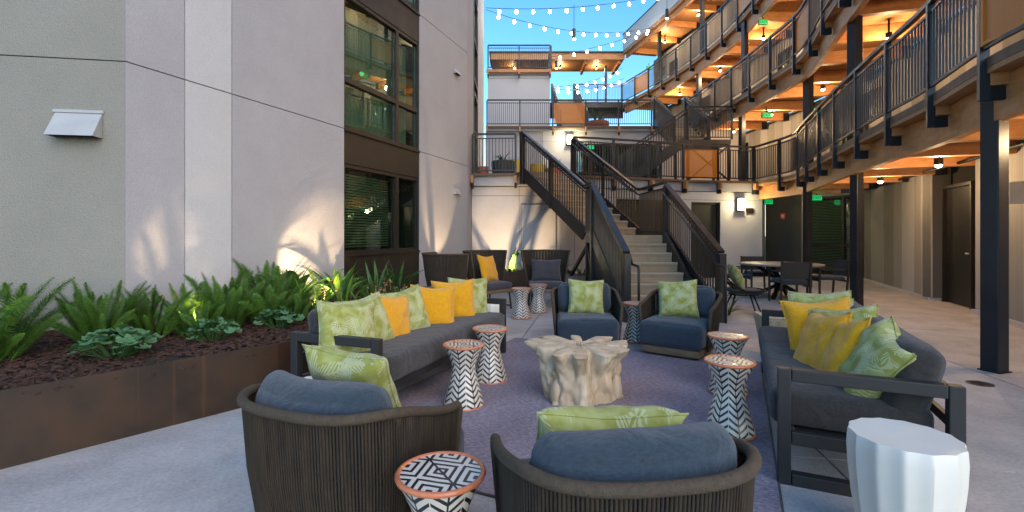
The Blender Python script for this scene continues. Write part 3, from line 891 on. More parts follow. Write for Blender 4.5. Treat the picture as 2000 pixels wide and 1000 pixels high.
# base curb strip
mb = MB()
for a, b in list(zip(WALL_G, WALL_G[1:])) + [((8.64, 10.02), (10.54, 14.52)), ((10.54, 14.52), (9.73, 16.35))]:
    a2, b2 = relb(a), relb(b); mb.bar((a2[0] + .1, a2[1], .035), (b2[0] + .1, b2[1], .035), .26, .07)
mb.build('base_curb', M['stucco_light'], br)
# big blind-covered window at the far end
p0, p1 = Vector(relb((10.54, 14.52))), Vector(relb((9.73, 16.35))); dw = (p1 - p0).normalized(); nw = Vector((dw.y, -dw.x))
def bw(mb, s0, s1, z0, z1, off, t):
    k = [p0 + dw * s0 + nw * off, p0 + dw * s1 + nw * off, p0 + dw * s1 + nw * (off + t), p0 + dw * s0 + nw * (off + t)]
    mb.prism([tuple(x) for x in k], z0, z1)
w = MB()
for s0 in (.02, .62, 1.79): bw(w, s0, s0 + .06, .1, 2.6, .0, .12)
for z in (.1, 1.0, 2.54): bw(w, .08, .62, z, z + .06, .001, .118); bw(w, .68, 1.79, z, z + .06, .001, .118)
wo_ = w.build('window', M['bronze'], br)
for s0, s1 in ((.08, .62), (.68, 1.79)):
    for za, zb in ((.16, 1.0), (1.06, 2.54)):
        p = MB(); bw(p, s0, s1, za, zb, .05, .008); p.build('pane', M['glass_clear'], wo_)
    sl = MB(); sl.box((0, 0, 0), (s1 - s0 - .02, .045, .004)); me = sl.mesh('blind_slat', M['blind'])
    c = p0 + dw * (s0 + s1) / 2 + nw * .14
    for i in range(46): inst(me, 'blind_slat', wo_, (c.x, c.y, .2 + i * .05), (radians(32), 0, atan2(dw.y, dw.x)))
p = MB(); bw(p, 0, 1.9, .1, 2.6, .35, .03); p.build('room_lining', M['void'], br)
# upper walls with doors and windows
rnd = random.Random(4)
UP = resample(WALL_U, 1.55)
for lv, (za, zb) in enumerate(((Z2, Z3 - .2), (Z3, Z4 - .2), (Z4, ZR + .05))):
    for i in range(len(UP) - 1):
        a, b = UP[i], UP[i + 1]
        kind = (i * 2 + lv) % 5
        ms = [M['siding_a'], M['siding_b']] if i % 2 else [M['siding_c'], M['siding_a']]
        if kind == 1:
            wall_panels(br, relb(a), relb(b), za, zb, .2, [.3], ms, side=-1, open_=[(.35, 1.3, za, za + 2.2)], gap=.008)
            t = (b - a).normalized(); n = Vector((t.y, -t.x)); c = a + t * .825 + n * .12
            mb = MB(); mb.box((relb(c)[0], relb(c)[1], za + 1.1), (.94, .05, 2.19), atan2(t.y, t.x)); do = mb.build('door', M['door_dark'], br)
            hb = c - n * .05 + t * .36
            mb = MB(); mb.box((relb(hb)[0], relb(hb)[1], za + 1.02), (.12, .05, .03), atan2(t.y, t.x)); mb.build('handle', M['white_metal'], do)
        elif kind == 3:
            wall_panels(br, relb(a), relb(b), za, zb, .2, [], ms, side=-1, open_=[(.15, 1.4, za + .4, za + 2.2)], gap=.008)
            t = (b - a).normalized(); n = Vector((t.y, -t.x)); c = a + t * .775 + n * .1
            mb = MB(); rz = atan2(t.y, t.x)
            for ds in (-.6, 0.1, .6):
                q = c + t * ds; mb.box((relb(q)[0], relb(q)[1], za + 1.3), (.06, .08, 1.8), rz)
            for z in (.43, 2.17):
                mb.box((relb(c)[0], relb(c)[1], za + z), (1.14, .078, .06), rz)
            wo_ = mb.build('window', M['bronze'], br)
            q = c + n * .02; mb = MB(); mb.box((relb(q)[0], relb(q)[1], za + 1.3), (1.2, .01, 1.7), rz); mb.build('pane', M['glass_clear'], wo_)
            q = c + n * .12; mb = MB(); mb.box((relb(q)[0], relb(q)[1], za + 1.3), (1.3, .01, 1.78), rz); mb.build('blind', M['blind'], wo_)
        else:
            wall_panels(br, relb(a), relb(b), za, zb, .2, [.5, 1.0], ms, side=-1, gap=.008)

def nearest(P, q):
    best = None
    for a, b in zip(P, P[1:]):
        a, b = Vector(a), Vector(b)
        t = max(0, min(1, (q - a).dot(b - a) / (b - a).length_squared))
        c = a + (b - a) * t
        if best is None or (c - q).length < best[0]: best = (c - q).length, c
    return best[1]

def gallery(name, label, edge, wallp, z, joist_step=7, beam_h=.40, roof=False):
    t = thing(name, label, 'balcony' if not roof else 'roof', (edge[0].x, edge[0].y, z))
    o0 = edge[0]
    R = lambda p: (p[0] - o0.x, p[1] - o0.y)
    inner = [Vector(p) for p in wallp]
    inner = [p for p in inner if p.y <= edge[-1].y + .5]
    far = nearest(wallp, edge[-1])
    mb = MB(); mb.prism([R(p) for p in edge] + [R(far)] + [R(p) for p in reversed(inner)], -.17, -.02)
    mb.build('deck' if not roof else 'soffit', M['wood_deck'], t)
    ins = offset_line(edge, .16)
    mb = MB()
    n = len(ins)
    vs = []; fs = []
    ib = offset_line(edge, .26)
    for i in range(n):
        for q, zz in ((ins[i], -.175), (ins[i], -.175 - beam_h), (ib[i], -.175 - beam_h), (ib[i], -.175)):
            vs.append((R(q)[0], R(q)[1], zz))
    for i in range(n - 1):
        for k in range(4):
            fs.append((i * 4 + k, i * 4 + (k + 1) % 4, (i + 1) * 4 + (k + 1) % 4, (i + 1) * 4 + k))
    fs.append((0, 1, 2, 3)); fs.append((n * 4 - 1, n * 4 - 2, n * 4 - 3, n * 4 - 4))
    mb.add(vs, fs); mb.build('fascia_beam', M['wood'], t)
    # timber edge of the deck
    mb = MB(); eo = offset_line(edge, -.02)
    for i in range(0, n - 1):
        a, b = R(offset_line(edge, .02)[i]), R(offset_line(edge, .02)[i + 1])
        mb.bar((a[0], a[1], -.07), (b[0], b[1], -.07), .05, .095)
    mb.build('deck_edge', M['wood_dark'] if not roof else M['wood'], t)
    for i in range(3, n - 2, joist_step):
        q = ib[i]; w_ = nearest(wallp, q)
        d = (w_ - q)
        if d.length < .6: continue
        d.normalize()
        jm = MB(); a = R(q + d * .01); b = R(w_ - d * .05)
        jm.bar((a[0], a[1], -.175 - .15), (b[0], b[1], -.175 - .15), .13, .29)
        jo = jm.build('joist', M['wood'], t)
        hm = MB(); e = R(w_ - d * .25); hm.bar((e[0], e[1], -.34), (b[0], b[1], -.34), .17, .26); hm.build('hanger', M['black'], jo)
    return t
gallery('gallery_deck', 'first floor timber gallery curving along the right building', E2, WALL_U, Z2)
gallery('gallery_deck', 'second floor timber gallery in the middle of the right building', E3, WALL_U, Z3)
gallery('gallery_deck', 'top floor timber gallery just under the roof of the right building', E4, WALL_U, Z4)
rt = gallery('gallery_roof', 'timber soffit roof with pale upstand over the top gallery', ER, WALL_U, ZR + .42, joist_step=9, beam_h=.22, roof=True)
mb = MB(); o0 = ER[0]
pr = offset_line(ER, -.03); pr2 = offset_line(ER, .12)
for i in range(len(ER) - 1):
    a, b, c, d = pr[i], pr[i + 1], pr2[i + 1], pr2[i]
    mb.prism([(q.x - o0.x, q.y - o0.y) for q in (a, b, c, d)], .0, .95)
mb.build('parapet', M['stucco_light'], rt)
mb = MB()
for i in range(len(ER) - 1):
    a, b = offset_line(ER, .04)[i] - o0, offset_line(ER, .04)[i + 1] - o0
    mb.bar((a.x, a.y, .97), (b.x, b.y, .97), .22, .03)
mb.build('coping', M['steel'], rt)
mb = MB(); mb.prism([(p.x - o0.x, p.y - o0.y) for p in offset_line(ER, .2)] + [(10, 29), (14, 29), (14, -1)], .0, .1); mb.build('roof_deck', M['joint'], rt)

# black sprinkler and conduit runs along the wall heads
def conduit(label, pts, z, rr=.03):
    mb = MB(); P = smooth_line(pts, .4)
    mb.tube([(p.x, p.y, z) for p in P], rr, 8)
    o = mb.build('conduit_pipe', M['black'], None, smooth=True)
    return tag(o, label, 'pipe')
conduit('black conduit pipe along the ground floor wall head at right', [(6.0, 3.2), (6.55, 5.1), (7.3, 7.14), (7.85, 8.44), (8.45, 10.0), (10.25, 14.4)], 2.64)
conduit('black conduit pipe along the first floor gallery wall head', [(p[0] - .12, p[1]) for p in WALL_U[1:8]], Z3 - .33)
conduit('black conduit pipe along the second floor gallery wall head', [(p[0] - .12, p[1]) for p in WALL_U[1:8]], Z4 - .33)

# steel columns
def column(label, x, y, z0, z1, w=.2, rz=.3):
    t = thing('steel_column', label, 'column', (x, y, z0), rz, 'steel columns of the galleries')
    h = z1 - z0
    mb = MB(); mb.box((0, 0, h / 2), (w, w * .92, h)); mb.build('shaft', M['steel'], t, bevel=.008)
    mb = MB(); mb.box((0, 0, .006), (w + .02, w + .02, .012)); mb.build('base_plate', M['black'], t)
    return t
COLS = [('nearest', 4.82, 4.86), ('second nearest', 6.49, 9.16), ('third', 7.77, 12.79), ('fourth', 7.85, 16.6), ('fifth', 7.93, 20.9), ('farthest', 7.42, 25.3)]
for i, (nm, x, y) in enumerate(COLS):
    if i < 3: column('%s dark steel column standing on the paving at right' % nm, x, y, 0, Z2 - .19, .165)
    if i == 3: column('dark steel column at the corner where terrace and first floor gallery meet, counted below the second floor', x, y, Z2, Z3 - .19, .17)
    if i in (1, 2): column('%s dark steel column rising from the first to the second floor gallery' % nm, x + (.0 if i == 1 else .05), y + .05, Z2 - .0, Z3 - .19, .19)
    if i in (2, 3, 4): column('%s dark steel column between the second floor gallery and the top gallery' % nm, x + .12, y + .05, Z3, Z4 - .19, .17)
    if i in (3, 4, 5): column('%s slim steel column carrying the roof over the top gallery' % nm, x + .25, y, Z4, ZR + .2, .15)
# ------------------------------------------------------------------ railings
_bal = {}
def bal_mesh(mat):
    if mat.name not in _bal:
        mb = MB(); mb.box((0, 0, .5), (.019, .019, 1)); _bal[mat.name] = mb.mesh('baluster', mat)
    return _bal[mat.name]

def railing(label, pts, z, mat, step=1.25, panels=(), h=1.07, bracket=True, spacing=.085, post_ends=True, kneelow=.42, smooth=True, group=None):
    """level guard along pts (plan): posts with brackets, rails and single balusters; panels = bays filled with orange perforated sheet"""
    P = [Vector(p) for p in pts]
    t = thing('guard_railing', label, 'railing', (P[0].x, P[0].y, z), 0, group)
    o0 = P[0].copy()
    L = [0]
    for a, b in zip(P, P[1:]): L.append(L[-1] + (b - a).length)
    def ptat(s):
        s = max(0, min(L[-1], s))
        for i in range(len(P) - 1):
            if s <= L[i + 1] + 1e-9:
                tt = (s - L[i]) / max(1e-9, L[i + 1] - L[i]); d = (P[i + 1] - P[i]).normalized()
                return P[i].lerp(P[i + 1], tt) - o0, d
        return P[-1] - o0, (P[-1] - P[-2]).normalized()
    nb = max(1, round(L[-1] / step)); bay = L[-1] / nb
    tr = MB(); line = resample(P, .2) if smooth else P
    def run(mb, zz, w, hh, pp):
        for a, b in zip(pp, pp[1:]):
            a, b = a - o0, b - o0
            mb.bar((a.x, a.y, zz), (b.x, b.y, zz), w, hh)
    run(tr, h, .07, .05, line); tr.build('top_rail', mat, t)
    mr = MB(); run(mr, h - .12, .03, .03, line); mr.build('mid_rail', mat, t)
    lr = MB(); run(lr, .07, .035, .035, line); lr.build('bottom_rail', mat, t)
    for k in range(nb + 1):
        if not post_ends and k in (0, nb): continue
        p, d = ptat(k * bay)
        pm = MB(); rz = atan2(d.y, d.x)
        lo = -kneelow if bracket else 0
        pm.box((p.x, p.y, (h - .02 + lo) / 2), (.055, .075, h - .02 - lo), rz)
        po = pm.build('post', mat, t)
        if bracket:
            n = Vector((d.y, -d.x)); q = p + n * .1
            bm = MB(); bm.box((q.x, q.y, -.36), (.05, .12, .13), rz); bm.build('bracket', M['black'], po, bevel=.006)
            q = p + n * .085
            bm = MB(); bm.box((q.x + n.x * .03, q.y + n.y * .03, -.185), (.07, .15, .20), rz); bm.build('timber_block', M['wood'], po)
    me = bal_mesh(mat)
    for k in range(nb):
        if k in panels:
            p, d = ptat((k + .5) * bay); rz = atan2(d.y, d.x)
            pn = MB(); pn.box((0, 0, h / 2 - .02), (bay - .16, .004, h - .26))
            po = pn.build('perforated_panel', M['perf'], t, loc=(p.x, p.y, 0), rz=rz)
            fm = MB(); w_ = bay - .12
            fm.box((-w_ / 2, 0, h / 2 - .02), (.03, .03, h - .2)); fm.box((w_ / 2, 0, h / 2 - .02), (.03, .03, h - .2))
            fm.box((0, 0, .1), (w_ - .03, .029, .03)); fm.box((0, 0, h - .14), (w_ - .03, .029, .03))
            fm.build('panel_frame', M['orange_frame'], po)
            continue
        nbal = max(2, int(bay / spacing))
        for i in range(1, nbal):
            p, d = ptat((k + i / nbal) * bay)
            inst(me, 'baluster', t, (p.x, p.y, .08), (0, 0, atan2(d.y, d.x)), (1, 1, h - .2))
    return t

ST = M['steel']
i0 = 8
railing('long curved dark railing of the first floor gallery, nearest on the right', offset_line(E2[8:], -.02), Z2, ST, 1.3, panels=(0, 1))
railing('dark curved railing of the second floor gallery with orange panels', offset_line(E3[30:], -.02), Z3, ST, 1.3, panels=(4,))
railing('dark railing of the top gallery under the timber roof', offset_line(E4[30:], -.02), Z4, ST, 1.35, panels=(7, 14))
railing('dark terrace railing with orange panel above the sconce', [Vector(p) for p in ((1.76, 13.78), (2.34, 13.9), (3.54, 14.25), (5.56, 14.98), (7.6, 15.33))], Z2, ST, 1.22, panels=(3,), smooth=False)
railing('short terrace railing between stair head and stucco wall', [Vector(p) for p in ((-1.08, 13.38), (.1, 13.32))], Z2, M['steel_brown'], 1.2, smooth=False)
railing('dark railing of the second floor rear terrace with orange panel', [Vector(p) for p in ((-1.05, 20.4), (5.85, 20.4))], Z3, ST, 1.3, panels=(2,), smooth=False, kneelow=.35)
railing('dark railing round the topmost left terrace', [Vector(p) for p in ((-1.08, 21.95), (1.72, 21.95))], Z4, ST, 1.4, smooth=False, kneelow=.4)
railing('dark side railing of the topmost left terrace', [Vector(p) for p in ((1.76, 22.0), (1.86, 27.3))], Z4, ST, 1.7, smooth=False, bracket=False)
railing('dark railing of the far bridge on the top level', [Vector(p) for p in ((3.5, 27.7), (6.25, 27.7))], Z4, ST, 1.3, smooth=False, bracket=False)

# ------------------------------------------------------------------ stairs
def flight(t, b0, b1, z0, n, rise, run_, d, mat_step, metal, open_=False, plate=True):
    """n risers from line b0-b1 (left,right foot of the first riser) going along d"""
    b0, b1, d = Vector(b0), Vector(b1), Vector(d).normalized()
    for k in range(n):
        a, b = b0 + d * run_ * k, b1 + d * run_ * k
        a2, b2 = a + d * (run_ + .03), b + d * (run_ + .03)
        tm = MB(); z = z0 + rise * (k + 1)
        if k < n - 1:
            tm.prism([tuple(q) for q in (a - d * .02, b - d * .02, b2, a2)], z - .05, z)
            to = tm.build('tread', mat_step, t)
            nm = MB(); nm.prism([tuple(q) for q in (a - d * .024, b - d * .024, b + d * .03, a + d * .03)], z - .012, z + .003); nm.build('nosing', M['nosing'], to)
        rm = MB(); rm.prism([tuple(q) for q in (a, b, b + d * .03, a + d * .03)], z - rise + .001, z - .0505 if k < n - 1 else z - .001); rm.build('riser', mat_step, t)

def slanted(t, name, p, q, w, h, mat):
    mb = MB(); mb.bar(p, q, w, h); return mb.build(name, mat, t)

def stair_rail(label, p, q, zp, zq, mat, h=1.0, down_p=0.0, down_q=0.0, newel_p=True, newel_q=True, spacing=.09, hand=0, deep=.10, cap_w=.11):
    """sloping guard from p (low) to q (high): wide cap, newel boxes, handrail, single balusters"""
    t = thing('stair_railing', label, 'railing', (p[0], p[1], 0))
    a, b = Vector((0, 0)), Vector((q[0] - p[0], q[1] - p[1]))
    d = (b - a); Ln = d.length; d.normalize(); rz = atan2(d.y, d.x)
    n = Vector((d.y, -d.x))
    cm = MB(); cm.bar((a.x, a.y, zp + h), (b.x, b.y, zq + h), cap_w, .045); cm.build('rail_cap', mat, t, bevel=.004)
    sm_ = MB(); sm_.bar((a.x, a.y, zp + h - .13), (b.x, b.y, zq + h - .13), .03, .03); sm_.build('mid_rail', mat, t)
    st = MB(); st.bar((a.x, a.y, zp - .02), (b.x, b.y, zq - .02), .05, .30); st.build('stringer', mat, t)
    for use, s, z, lo in ((newel_p, 0, zp, down_p), (newel_q, Ln, zq, down_q)):
        if use:
            nm = MB(); c = d * s; zl = lo
            nm.box((c.x, c.y, (z + h - .02 + zl) / 2), (.14, cap_w - .006, z + h - .02 - zl), rz); nm.build('newel', mat, t, bevel=.005)
    k = int(Ln / spacing); me = bal_mesh(mat)
    for i in range(1, k):
        s = Ln * i / k; c = d * s; z = zp + (zq - zp) * i / k
        lo = z - .1 if deep < 1 else .03
        inst(me, 'baluster', t, (c.x, c.y, lo), (0, 0, rz), (1, 1, z + h - .03 - lo))
    npost = int(Ln / 1.25)
    for i in range(1, npost):
        s = Ln * i / npost; c = d * s; z = zp + (zq - zp) * i / npost
        pm = MB(); pm.box((c.x, c.y, z + h / 2 - .12), (.06, .07, h + .2), rz); pm.build('post', mat, t)
    if hand:
        off = n * hand * .09
        hm = MB()
        pts = [(a.x + off.x - d.x * .32, a.y + off.y - d.y * .32, .04)] if down_p < .1 and zp < .5 else []
        if pts: pts += [(a.x + off.x - d.x * .32, a.y + off.y - d.y * .32, zp + h - .24), (a.x + off.x - d.x * .28, a.y + off.y - d.y * .28, zp + h - .2), (a.x + off.x - d.x * .02, a.y + off.y - d.y * .02, zp + h - .19)]
        pts += [(a.x + off.x + d.x * .1, a.y + off.y + d.y * .1, zp + h - .12 + (zq - zp) * .1 / Ln), (b.x + off.x, b.y + off.y, zq + h - .14)]
        hm.tube(pts, .021, 8); hm.build('handrail', mat, t, smooth=True)
    return t

SB = M['steel_brown']
RISE, RUN = .17, .27
main = thing('main_stair', 'concrete stair with brown steel stringers rising to the first floor terrace', 'stair', (2.45, 7.9, 0))
def relm(p): return (p[0] - 2.45, p[1] - 7.9)
d1 = Vector((-.055, 1)).normalized()
f0 = Vector((1.86, 7.93)); f1 = Vector((3.12, 7.93))
flight(main, relm(f0), relm(f1), 0, 8, RISE, RUN, d1, M['concrete_step'], SB)
top0 = f0 + d1 * RUN * 7; top1 = f1 + d1 * RUN * 7
slanted(main, 'stringer', (*relm(f1 + Vector((.04, 0))), .02), (*relm(top1 + Vector((.04, 0))), 1.30), .06, .30, SB)
LAND = [top0 - d1 * .02 + Vector((-.06, 0)), top1 - d1 * .02 + Vector((.08, 0)), Vector((3.02, 11.62)), Vector((1.63, 10.80))]
lm = MB(); lm.prism([relm(q) for q in LAND], 1.20, 1.358); lm.build('landing', M['concrete_step'], main)
d2 = Vector((-.515, .857))
u0, u1 = Vector((1.70, 10.84)), Vector((2.94, 11.57))
flight(main, relm(u0), relm(u1), 1.36, 10, RISE, .268, d2, M['concrete_step'], SB)
for (x, y) in ((1.72, 10.0), (2.98, 10.05), (2.9, 11.45), (1.68, 10.75)):
    pm = MB(); pm.box((*relm((x, y)), .6), (.1, .1, 1.2)); pm.build('support_post', SB, main)
for a, b in (((1.72, 10.0, .1), (1.68, 10.75, 1.15)), ((1.68, 10.75, .1), (1.72, 10.0, 1.15)), ((1.68, 10.75, .1), (2.9, 11.45, 1.15)), ((1.25, 11.6, .1), (1.68, 10.75, 1.15))):
    slanted(main, 'brace', (*relm(a[:2]), a[2]), (*relm(b[:2]), b[2]), .06, .06, SB)
# left and right guards of the lower flight, landing and upper flight
stair_rail('left guard of the lower stair flight with wide sloping cap', (1.79, 7.60), (1.65, 9.92), .07, 1.36, SB, 1.02, 0, .05, hand=1, deep=2)
stair_rail('right guard of the lower stair flight with sloping handrail', (3.27, 7.60), (3.15, 9.92), .07, 1.36, SB, 1.02, 0, .05, hand=-1, deep=2)
stair_rail('left guard of the upper stair flight against the pale wall', (1.62, 10.80), (.28, 12.96), 1.40, 3.05, SB, 1.06, 1.0, 2.72, newel_p=False, hand=1)
stair_rail('right guard of the upper stair flight facing the terrace', (3.0, 11.60), (1.74, 13.76), 1.40, 3.05, SB, 1.06, 1.0, 2.72, newel_p=False, hand=-1)
railing('short left guard of the stair landing', [Vector((1.65, 9.98)), Vector((1.62, 10.80))], 1.36, SB, 1.2, h=1.08, smooth=False, bracket=False, post_ends=False)
railing('right guard of the stair landing before dark doors', [Vector((3.15, 9.98)), Vector((3.02, 11.6))], 1.36, SB, 1.2, h=1.08, smooth=False, bracket=False, post_ends=False)

# second stair, first to second floor
s2 = thing('upper_stair', 'dark steel stair climbing from the terrace to the second floor', 'stair', (4.0, 16.6, Z2))
def rels(p): return (p[0] - 4.0, p[1] - 16.6)
flight(s2, rels((3.85, 17.25)), rels((3.85, 16.05)), 0, 8, .18, .27, (1, 0), M['concrete_step'], ST)
lm = MB(); lm.prism([rels(p) for p in ((5.72, 16.0), (7.2, 16.0), (7.2, 17.3), (5.72, 17.3))], 1.30, 1.44); lm.build('landing', ST, s2)
flight(s2, rels((5.8, 17.3)), rels((6.95, 17.3)), 1.44, 8, .181, .30, (0, 1), M['concrete_step'], ST)
for x, y in ((5.8, 16.05), (7.15, 16.05), (7.15, 17.25), (5.8, 17.25)):
    pm = MB(); pm.box((*rels((x, y)), .65), (.08, .08, 1.3)); pm.build('support_post', ST, s2)
for a, b in (((5.8, 16.05, .1), (7.15, 16.05, 1.25)), ((7.15, 16.05, .1), (5.8, 16.05, 1.25))):
    slanted(s2, 'brace', (*rels(a[:2]), a[2]), (*rels(b[:2]), b[2]), .05, .05, ST)
stair_rail('front guard of the dark stair leading up to the right', (3.85, 16.02), (5.75, 16.02), Z2 + .1, Z2 + 1.44, ST, 1.02, Z2, Z2 + 1.2, hand=1, cap_w=.07)
stair_rail('rear guard of the dark stair leading up to the right', (3.85, 17.28), (5.75, 17.28), Z2 + .1, Z2 + 1.44, ST, 1.02, Z2, Z2 + 1.2, cap_w=.07)
stair_rail('left guard of the dark stair flight under the second floor', (5.76, 17.3), (5.76, 19.7), Z2 + 1.5, Z3, ST, 1.02, Z2 + 1.3, Z3 - .3, cap_w=.09)
stair_rail('right guard of the dark stair flight under the second floor', (7.0, 17.3), (7.0, 19.7), Z2 + 1.5, Z3, ST, 1.02, Z2 + 1.3, Z3 - .3, cap_w=.09)
railing('guard of the dark stair landing in front of the gallery', [Vector((5.78, 15.98)), Vector((7.22, 15.98))], Z2 + 1.44, ST, 1.4, smooth=False, bracket=False)
# third stair far behind, second floor to bridge
s3 = thing('far_stair', 'far steel stair climbing to the bridge on the top level', 'stair', (3.0, 22.4, Z3))
def relf(p): return (p[0] - 3.0, p[1] - 22.4)
flight(s3, relf((2.35, 22.6)), relf((3.4, 22.6)), 0, 16, .181, .30, (0, 1), M['concrete_step'], ST)
for x in (2.30, 3.45):
    slanted(s3, 'stringer', (*relf((x, 22.55)), .05), (*relf((x, 27.4)), 2.8), .06, .32, M['wood'])
stair_rail('right guard of the far stair below the bridge', (3.5, 22.5), (3.5, 27.4), Z3 + .1, Z4, ST, 1.02, Z3, Z4 - .2, cap_w=.1)
stair_rail('left guard of the far stair beside the pale block', (2.25, 22.5), (2.25, 27.4), Z3 + .1, Z4, ST, 1.02, Z3, Z4 - .2, cap_w=.1)

# ------------------------------------------------------------------ lamps and signs
def lamp(parent, kind, loc, energy, colr, size=.06, rot=None, spot=None, blend=.4):
    d = bpy.data.lights.new('lamp', kind); d.energy = energy; d.color = colr
    if kind in ('POINT', 'SPOT'): d.shadow_soft_size = size
    if kind == 'SPOT': d.spot_size = spot; d.spot_blend = blend
    o = bpy.data.objects.new('lamp', d); col.objects.link(o); o.parent = parent; o.location = loc
    if rot: o.rotation_euler = rot
    return o
WARM = (1.0, .68, .37)
lm = MB(); lm.lathe([(.06, 0), (.06, -.11), (.055, -.11)], 14, cap1=False); CL_BODY = lm.mesh('housing', M['black'], True, 40)
lm = MB(); lm.lathe([(.05, -.105), (.045, -.135), (.02, -.15)], 14); CL_GLOW = lm.mesh('diffuser', M['lamp_glow'], True)
def ceiling_light(label, x, y, z, e, group):
    t = thing('ceiling_light', label, 'ceiling light', (x, y, z), 0, group)
    inst(CL_BODY, 'housing', t); inst(CL_GLOW, 'diffuser', t)
    if e: lamp(t, 'POINT', (0, 0, -.22), e, WARM, .07)
    MB().tube([(0, 0, 0), (0, 0, .30)], .02, 6).build('stem', M['black'], t)
    return t
def along(edge, frac, inset):
    i = min(len(edge) - 2, int(frac * (len(edge) - 1)))
    t = (edge[i + 1] - edge[i]).normalized()
    return edge[i] + Vector((t.y, -t.x)) * inset
ords = ['first', 'second', 'third', 'fourth', 'fifth', 'sixth', 'seventh', 'eighth']
for k, fr in enumerate((.22, .40, .56, .68, .79, .90)):
    p = along(ER, fr, 1.0)
    ceiling_light('warm ceiling light under the gallery roof, %s counted from the near end' % ords[k], p.x, p.y, ZR - .03, 26, 'lights under the gallery roof')
for k, fr in enumerate((.2, .36, .5, .62, .74, .86)):
    p = along(E4, fr, 1.0)
    ceiling_light('warm ceiling light under the top gallery deck, %s counted from the near end' % ords[k], p.x, p.y, Z4 - .45, 26, 'lights under the top gallery')
for k, fr in enumerate((.3, .5, .66, .8, .93)):
    p = along(E3, fr, 1.2)
    ceiling_light('warm ceiling light under the second floor gallery deck, %s counted from the near end' % ords[k], p.x, p.y, Z3 - .45, 18 if k < 3 else 24, 'lights under the second floor gallery')
for k, fr in enumerate((.32, .52, .7)):
    p = along(E2, fr, 1.15)
    ceiling_light('warm ceiling light under the first floor gallery deck, %s counted from the near end' % ords[k], p.x, p.y, Z2 - .45, 12, 'lights under the first floor gallery')
for k, (x, y) in enumerate(((.15, 29.9), (2.95, 29.9), (5.2, 30.0))):
    ceiling_light('warm ceiling light under the far timber canopy, %s from the left' % ords[k], x, y, ZR - .0, 13, 'lights under the far canopy')
# pendants hung from cables
def pendant(label, x, y, z, drop):
    t = thing('pendant_lamp', label, 'pendant lamp', (x, y, z))
    mb = MB(); mb.tube([(0, 0, 0), (0, 0, drop)], .012, 6); mb.build('cord', M['black'], t)
    mb = MB(); mb.lathe([(.075, -.42), (.075, 0), (.03, .02)], 14, cap0=False); mb.build('shade', M['steel'], t, smooth=True, auto=40)
    mb = MB(); mb.lathe([(.03, -.47), (.062, -.44), (.06, -.38)], 12); mb.build('glow', M['lamp_glow'], t, smooth=True)
pendant('slim black pendant lamp hanging from the string lights', 2.60, 20.4, 10.0, 1.02)
pendant('black pendant lamp hanging beside the far canopy', 2.6, 28.5, 11.55, .3)
pendant('black pendant lamp hanging from the edge of the gallery roof', 7.2, 22.6, 11.85, 1.4)

# wall sconces
def sconce(label, x, y, z, rz, e, s=1.0):
    t = thing('wall_sconce', label, 'wall lamp', (x, y, z), rz)
    w, h, d = .22 * s, .42 * s, .12 * s
    mb = MB(); mb.box((0, -.012, 0), (w + .05, .024, h + .05)); mb.build('back_plate', M['bronze'], t)
    mb = MB(); mb.box((0, -d / 2 - .026, 0), (w - .02, d - .012, h - .03)); mb.build('diffuser', M['sconce_glow'], t, bevel=.01)
    mb = MB()
    for sx in (-1, 1):
        for yy in (-.03, -d - .022): mb.box((sx * (w / 2), yy, 0), (.014, .014, h))
    for sz in (-1, 1): mb.box((0, -d / 2 - .026, sz * (h / 2)), (w + .02, d + .02, .014))
    mb.build('cage', M['bronze'], t)
    lamp(t, 'POINT', (0, -d - .14, 0), e, (1.0, .80, .42), .08)
    return t
ag = atan2(15.52 - 14.98, 7.98 - 5.2)
sconce('lit wall sconce on the pale wall beside the ground floor exit', 7.18, 15.33, 2.32, ag, 10, .95)
sconce('lit wall sconce on the first floor rear wall behind the stair head', 2.42, 20.58, 5.38, 0, 14, 1.0)
tag(MB().box((7.52, 15.38, 2.13), (.24, .012, .16), ag).build('wall_plaque', M['bronze']), 'small dark sign plaque beside the lit ground floor sconce', 'sign')

# green exit signs
def text_mesh(txt, size, depth, mat):
    cu = bpy.data.curves.new('lettering', 'FONT'); cu.body = txt; cu.size = size; cu.align_x = 'CENTER'; cu.align_y = 'CENTER'; cu.extrude = depth
    ob = bpy.data.objects.new('lettering', cu); col.objects.link(ob)
    bpy.context.view_layer.update()
    me = bpy.data.meshes.new_from_object(ob.evaluated_get(bpy.context.evaluated_depsgraph_get()))
    bpy.data.objects.remove(ob); bpy.data.curves.remove(cu)
    me.materials.clear(); me.materials.append(mat)
    return me
EXIT_ME = text_mesh('EXIT', .20, .004, M['exit_text'])
def exit_sign(label, x, y, z, rz=0):
    t = thing('exit_sign', label, 'exit sign', (x, y, z), rz, 'green exit signs')
    mb = MB(); mb.box((0, 0, 0), (.29, .05, .17)); mb.build('housing', M['black'], t)
    mb = MB(); mb.box((0, -.028, 0), (.265, .006, .145)); mb.build('face', M['exit_face'], t)
    inst(EXIT_ME, 'lettering', t, (0, -.034, 0), (pi / 2, 0, 0), (.60, .66, 1))
    mb = MB(); mb.tube([(0, 0, .08), (0, 0, .28)], .015, 6); mb.build('stem', M['black'], t)
    lamp(t, 'POINT', (0, -.25, .05), .12, (.05, 1, .35), .1)
exit_sign('green exit sign above the dark ground floor door left of the blind window', 8.35, 15.85, 2.44)
exit_sign('green exit sign in front of the blind covered ground floor window', 9.05, 14.45, 2.46, -.2)
exit_sign('green exit sign under the second floor gallery, left of the column', 7.95, 15.2, 5.10)
exit_sign('green exit sign under the second floor gallery, half hidden by the railing', 8.75, 14.2, 4.97, -.2)
exit_sign('green exit sign under the top gallery deck', 8.05, 15.6, 8.18)
exit_sign('green exit sign far away under the gallery roof', 7.85, 27.9, 10.95)
